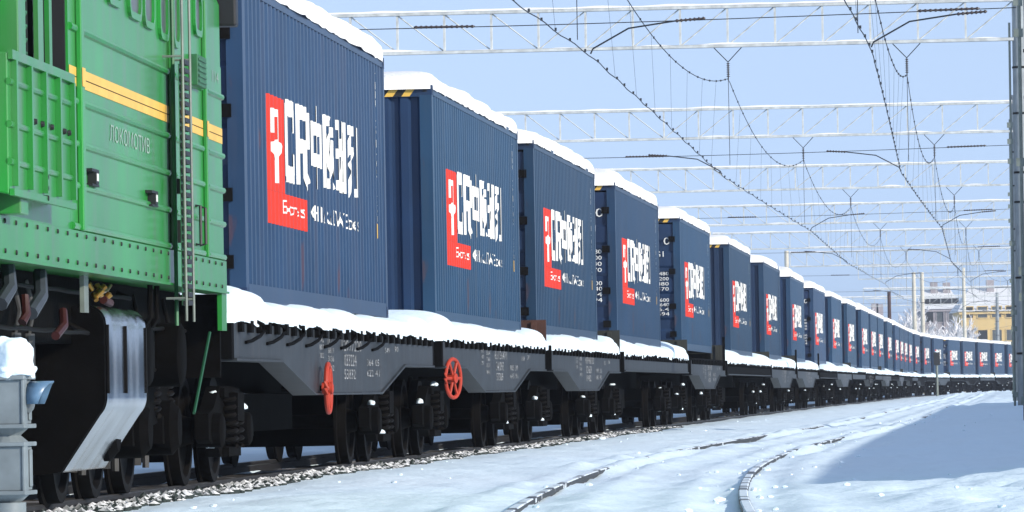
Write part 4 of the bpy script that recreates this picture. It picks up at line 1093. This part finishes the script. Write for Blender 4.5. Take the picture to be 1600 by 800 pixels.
# ------------------------------------------------------------------ unseen fence added to shade the snow on the right
def fence():
    root = empty("shade_fence", at(60, 14.2, 0))
    inv = -Vector(root.location); mb = MB(); ms = MB(); mp = MB(); H = 3.35
    s = -16.0
    while s < 146:
        a, b = at(s, 14.2, 0) + inv, at(s + 2.9, 14.2, 0) + inv; d = (b - a).normalized(); n = Vector((d.y, -d.x, 0)) * 0.06
        k = [a + n, b + n, b - n, a - n]
        for (m_, z0, z1, g) in ((mb, -0.4, H, 0), (ms, H + .002, H + .16, 0.04)):
            q = [p + (n.normalized() * g if i < 2 else -n.normalized() * g) for i, p in enumerate(k)]
            lo = [(p.x, p.y, z0) for p in q]; hi = [(p.x, p.y, z1) for p in q]
            m_.face(lo); m_.face(hi)
            for i in range(4): m_.face([lo[i], lo[(i + 1) % 4], hi[(i + 1) % 4], hi[i]])
        p = at(s + 2.95, 14.2, 0) + inv; mp.box(p.x - .1, p.x + .1, p.y - .1, p.y + .1, -.4, H + .1)
        s += 3.0
    mb.build("panel", CONC, root); mp.build("fence_post", CONC, root); ms.build("snow_line", SNOWCAP, root)
    tag(root, "unseen concrete panel fence added right of the tracks to shade the snow", "fence")
fence()

# ------------------------------------------------------------------ buildings and trees beyond the train
def at_px(u, Y): return (u - 800) / 8443.5 * Y
def house(name, x0, x1, Y, dep, eave, ridge, wall, label, cols, rows, dormer=False):
    root = empty(name, ((x0 + x1) / 2, Y, -0.5)); hw = (x1 - x0) / 2; base = 0
    mb = MB(); mb.box(-hw, hw, 0, dep, 0, eave); mb.build("wall", wall, root)
    mb = MB(); e = 0.5; z = eave + .01; rl = hw * 0.75
    A = [(-hw - e, -e, z), (hw + e, -e, z), (hw + e, dep + e, z), (-hw - e, dep + e, z)]; B_ = [(-rl, dep / 2, ridge), (rl, dep / 2, ridge)]
    mb.face([A[0], A[1], B_[1], B_[0]]); mb.face([A[2], A[3], B_[0], B_[1]]); mb.face([A[1], A[2], B_[1]]); mb.face([A[3], A[0], B_[0]]); mb.face(A[::-1])
    rf = mb.build("roof", SNOWCAP, root)
    mb = MB(); mb.box(-hw - .3, hw + .3, -.3, -.02, eave - .35, eave - .02); mb.build("cornice", wall, root)
    mb = MB(); mb.box(-hw * .4, -hw * .4 + 1, dep / 2 - 1.2, dep / 2 - .2, ridge - 1.2, ridge + 1.1); mb.box(hw * .3, hw * .3 + 1, dep / 2 - 1.2, dep / 2 - .2, ridge - 1.2, ridge + 1.0); mb.build("chimney", GREYWALL, rf)
    if dormer:
        for q in range(5):
            mb = MB(); xx = -hw * .8 + q * hw * .36; mb.box(xx, xx + 1.0, 1.2, 3, eave + .4, eave + 1.5); mb.build("dormer", BLACK, rf)
    for r_ in range(rows):
        zc = 1.6 + r_ * 3.1
        for c in range(cols):
            xc = -hw + (c + .5) * 2 * hw / cols
            mb = MB()
            for q in ((xc - .75, xc - .62), (xc + .62, xc + .75)): mb.box(*q, -.07, -.004, zc - .85, zc + .85)
            mb.box(xc - .62, xc + .62, -.07, -.004, zc + .72, zc + .85); mb.box(xc - .62, xc + .62, -.12, -.004, zc - .85, zc - .72)
            w = mb.build("window", wall, root)
            mb = MB(); mb.box(xc - .62, xc + .62, -.03, -.005, zc - .72, zc + .72); mb.build("pane", GLASS if (c + r_) % 3 else BLACK, w)
    mb = MB(); mb.tube([(hw * .15, -.12, 0), (hw * .15, -.12, eave - .4)], 0.09, 6); mb.build("drainpipe", GREYWALL, root)
    tag(root, label, "building")
house("apartment_building", at_px(1500, 720), at_px(1655, 720), 720, 14, 11.0, 14.2, STUCCO, "yellow apartment block with snowy hipped roof behind the far containers", 7, 4)
house("apartment_building", at_px(1440, 760), at_px(1497, 760), 760, 12, 12.0, 14.8, GREYWALL, "lilac-grey building with dark dormers left of the yellow block", 3, 4, True)
house("apartment_building", at_px(1356, 800), at_px(1378, 800), 800, 9, 9.6, 12.5, GREYWALL, "small grey-violet house left of the pale twin masts", 2, 3)
def tree_meshes(seed, h):
    rnd = random.Random(seed); mb = MB(); mc = MB()
    def br(p, d, ln, r_, lv):
        pts = [p]; q = p.copy(); dd = d.copy()
        for i in range(4):
            dd = (dd + Vector((rnd.uniform(-.18, .18), rnd.uniform(-.18, .18), rnd.uniform(-.05, .12)))).normalized(); q = q + dd * ln / 4; pts.append(q.copy())
        k_ = 1.0 if lv < 2 else 1.6
        (mb if lv < 2 else mc).tube(pts, [r_ * k_, r_ * .85 * k_, r_ * .7 * k_, r_ * .6 * k_, r_ * .5 * k_], 5 if lv < 2 else 3, False)
        if lv >= 4: return
        for i in range(4 if lv < 2 else 4):
            k = rnd.randint(1, 4) if lv else rnd.randint(2, 4); a = rnd.uniform(0, 6.28); sp = rnd.uniform(.45, .9)
            nd = (dd + Vector((math.cos(a) * sp, math.sin(a) * sp, rnd.uniform(-.1, .35)))).normalized()
            br(pts[k], nd, ln * rnd.uniform(.5, .68), r_ * .45 + .018, lv + 1)
    br(Vector((0, 0, 0)), Vector((0, 0, 1)), h * .5, h * .022, 0)
    return mb.mesh("trunk", BARK, True), mc.mesh("crown", FROST, False, False)
TM = [tree_meshes(s_, 9.0) for s_ in (1, 2, 3)]
tl = [(1280, 660), (1300, 650), (1318, 690), (1332, 640), (1345, 700), (1356, 660), (1368, 690), (1382, 640), (1395, 700), (1408, 650), (1418, 690), (1436, 700), (1449, 650), (1460, 690), (1472, 640), (1484, 700), (1494, 660), (1512, 690), (1548, 680), (1578, 690)]
for i, (u, Y) in enumerate(tl):
    sc = random.uniform(0.95, 1.4) * (0.7 if u > 1505 else 1.0)
    root = empty("bare_tree", (at_px(u, Y), Y, -0.4), random.uniform(0, 6)); root.scale = (sc, sc, sc)
    a, b = TM[i % 3]; link("trunk", a, root); link("crown", b, root)
    tag(root, "frost-white bare tree in the row behind the far end of the train", "tree", "frosted trees behind the train")
# free-standing masts behind the train
for (u, Y, top, lab, m_) in ((1427, 500, 425, "left of the two pale twin masts rising behind the train", CREAM), (1440, 503, 425, "right of the two pale twin masts rising behind the train", CREAM),
                    (1505, 560, 418, "pale slender mast rising before the yellow apartment block", CREAM), (1388, 540, 455, "short brownish mast left of the pale twin masts", RUST)):
    hz = 614 - (u - 800) * .0181
    h = (hz - top) / 8443.5 * Y + .75 + .4
    mast(0, 0, h, lab, m_, 0.24, 0.17, False, (at_px(u, Y), Y, -0.4))

# ------------------------------------------------------------------ frosty air
def haze():
    mb = MB(); mb.box(-2050, 2050, -520, 2550, -2.5, 22)
    m = bpy.data.materials.new("frosty_air"); m.use_nodes = True; n = m.node_tree.nodes; l = m.node_tree.links
    n.remove(n['Principled BSDF']); v = n.new('ShaderNodeVolumePrincipled'); v.inputs['Color'].default_value = (0.97, 0.97, 1.0, 1)
    v.inputs['Density'].default_value = HAZE; v.inputs['Anisotropy'].default_value = 0.65
    l.new(v.outputs[0], n['Material Output'].inputs['Volume'])
    o = mb.build("haze", m); o['kind'] = 'stuff'; tag(o, "thin frosty haze filling the air over the station", "haze", kind='stuff')
haze()
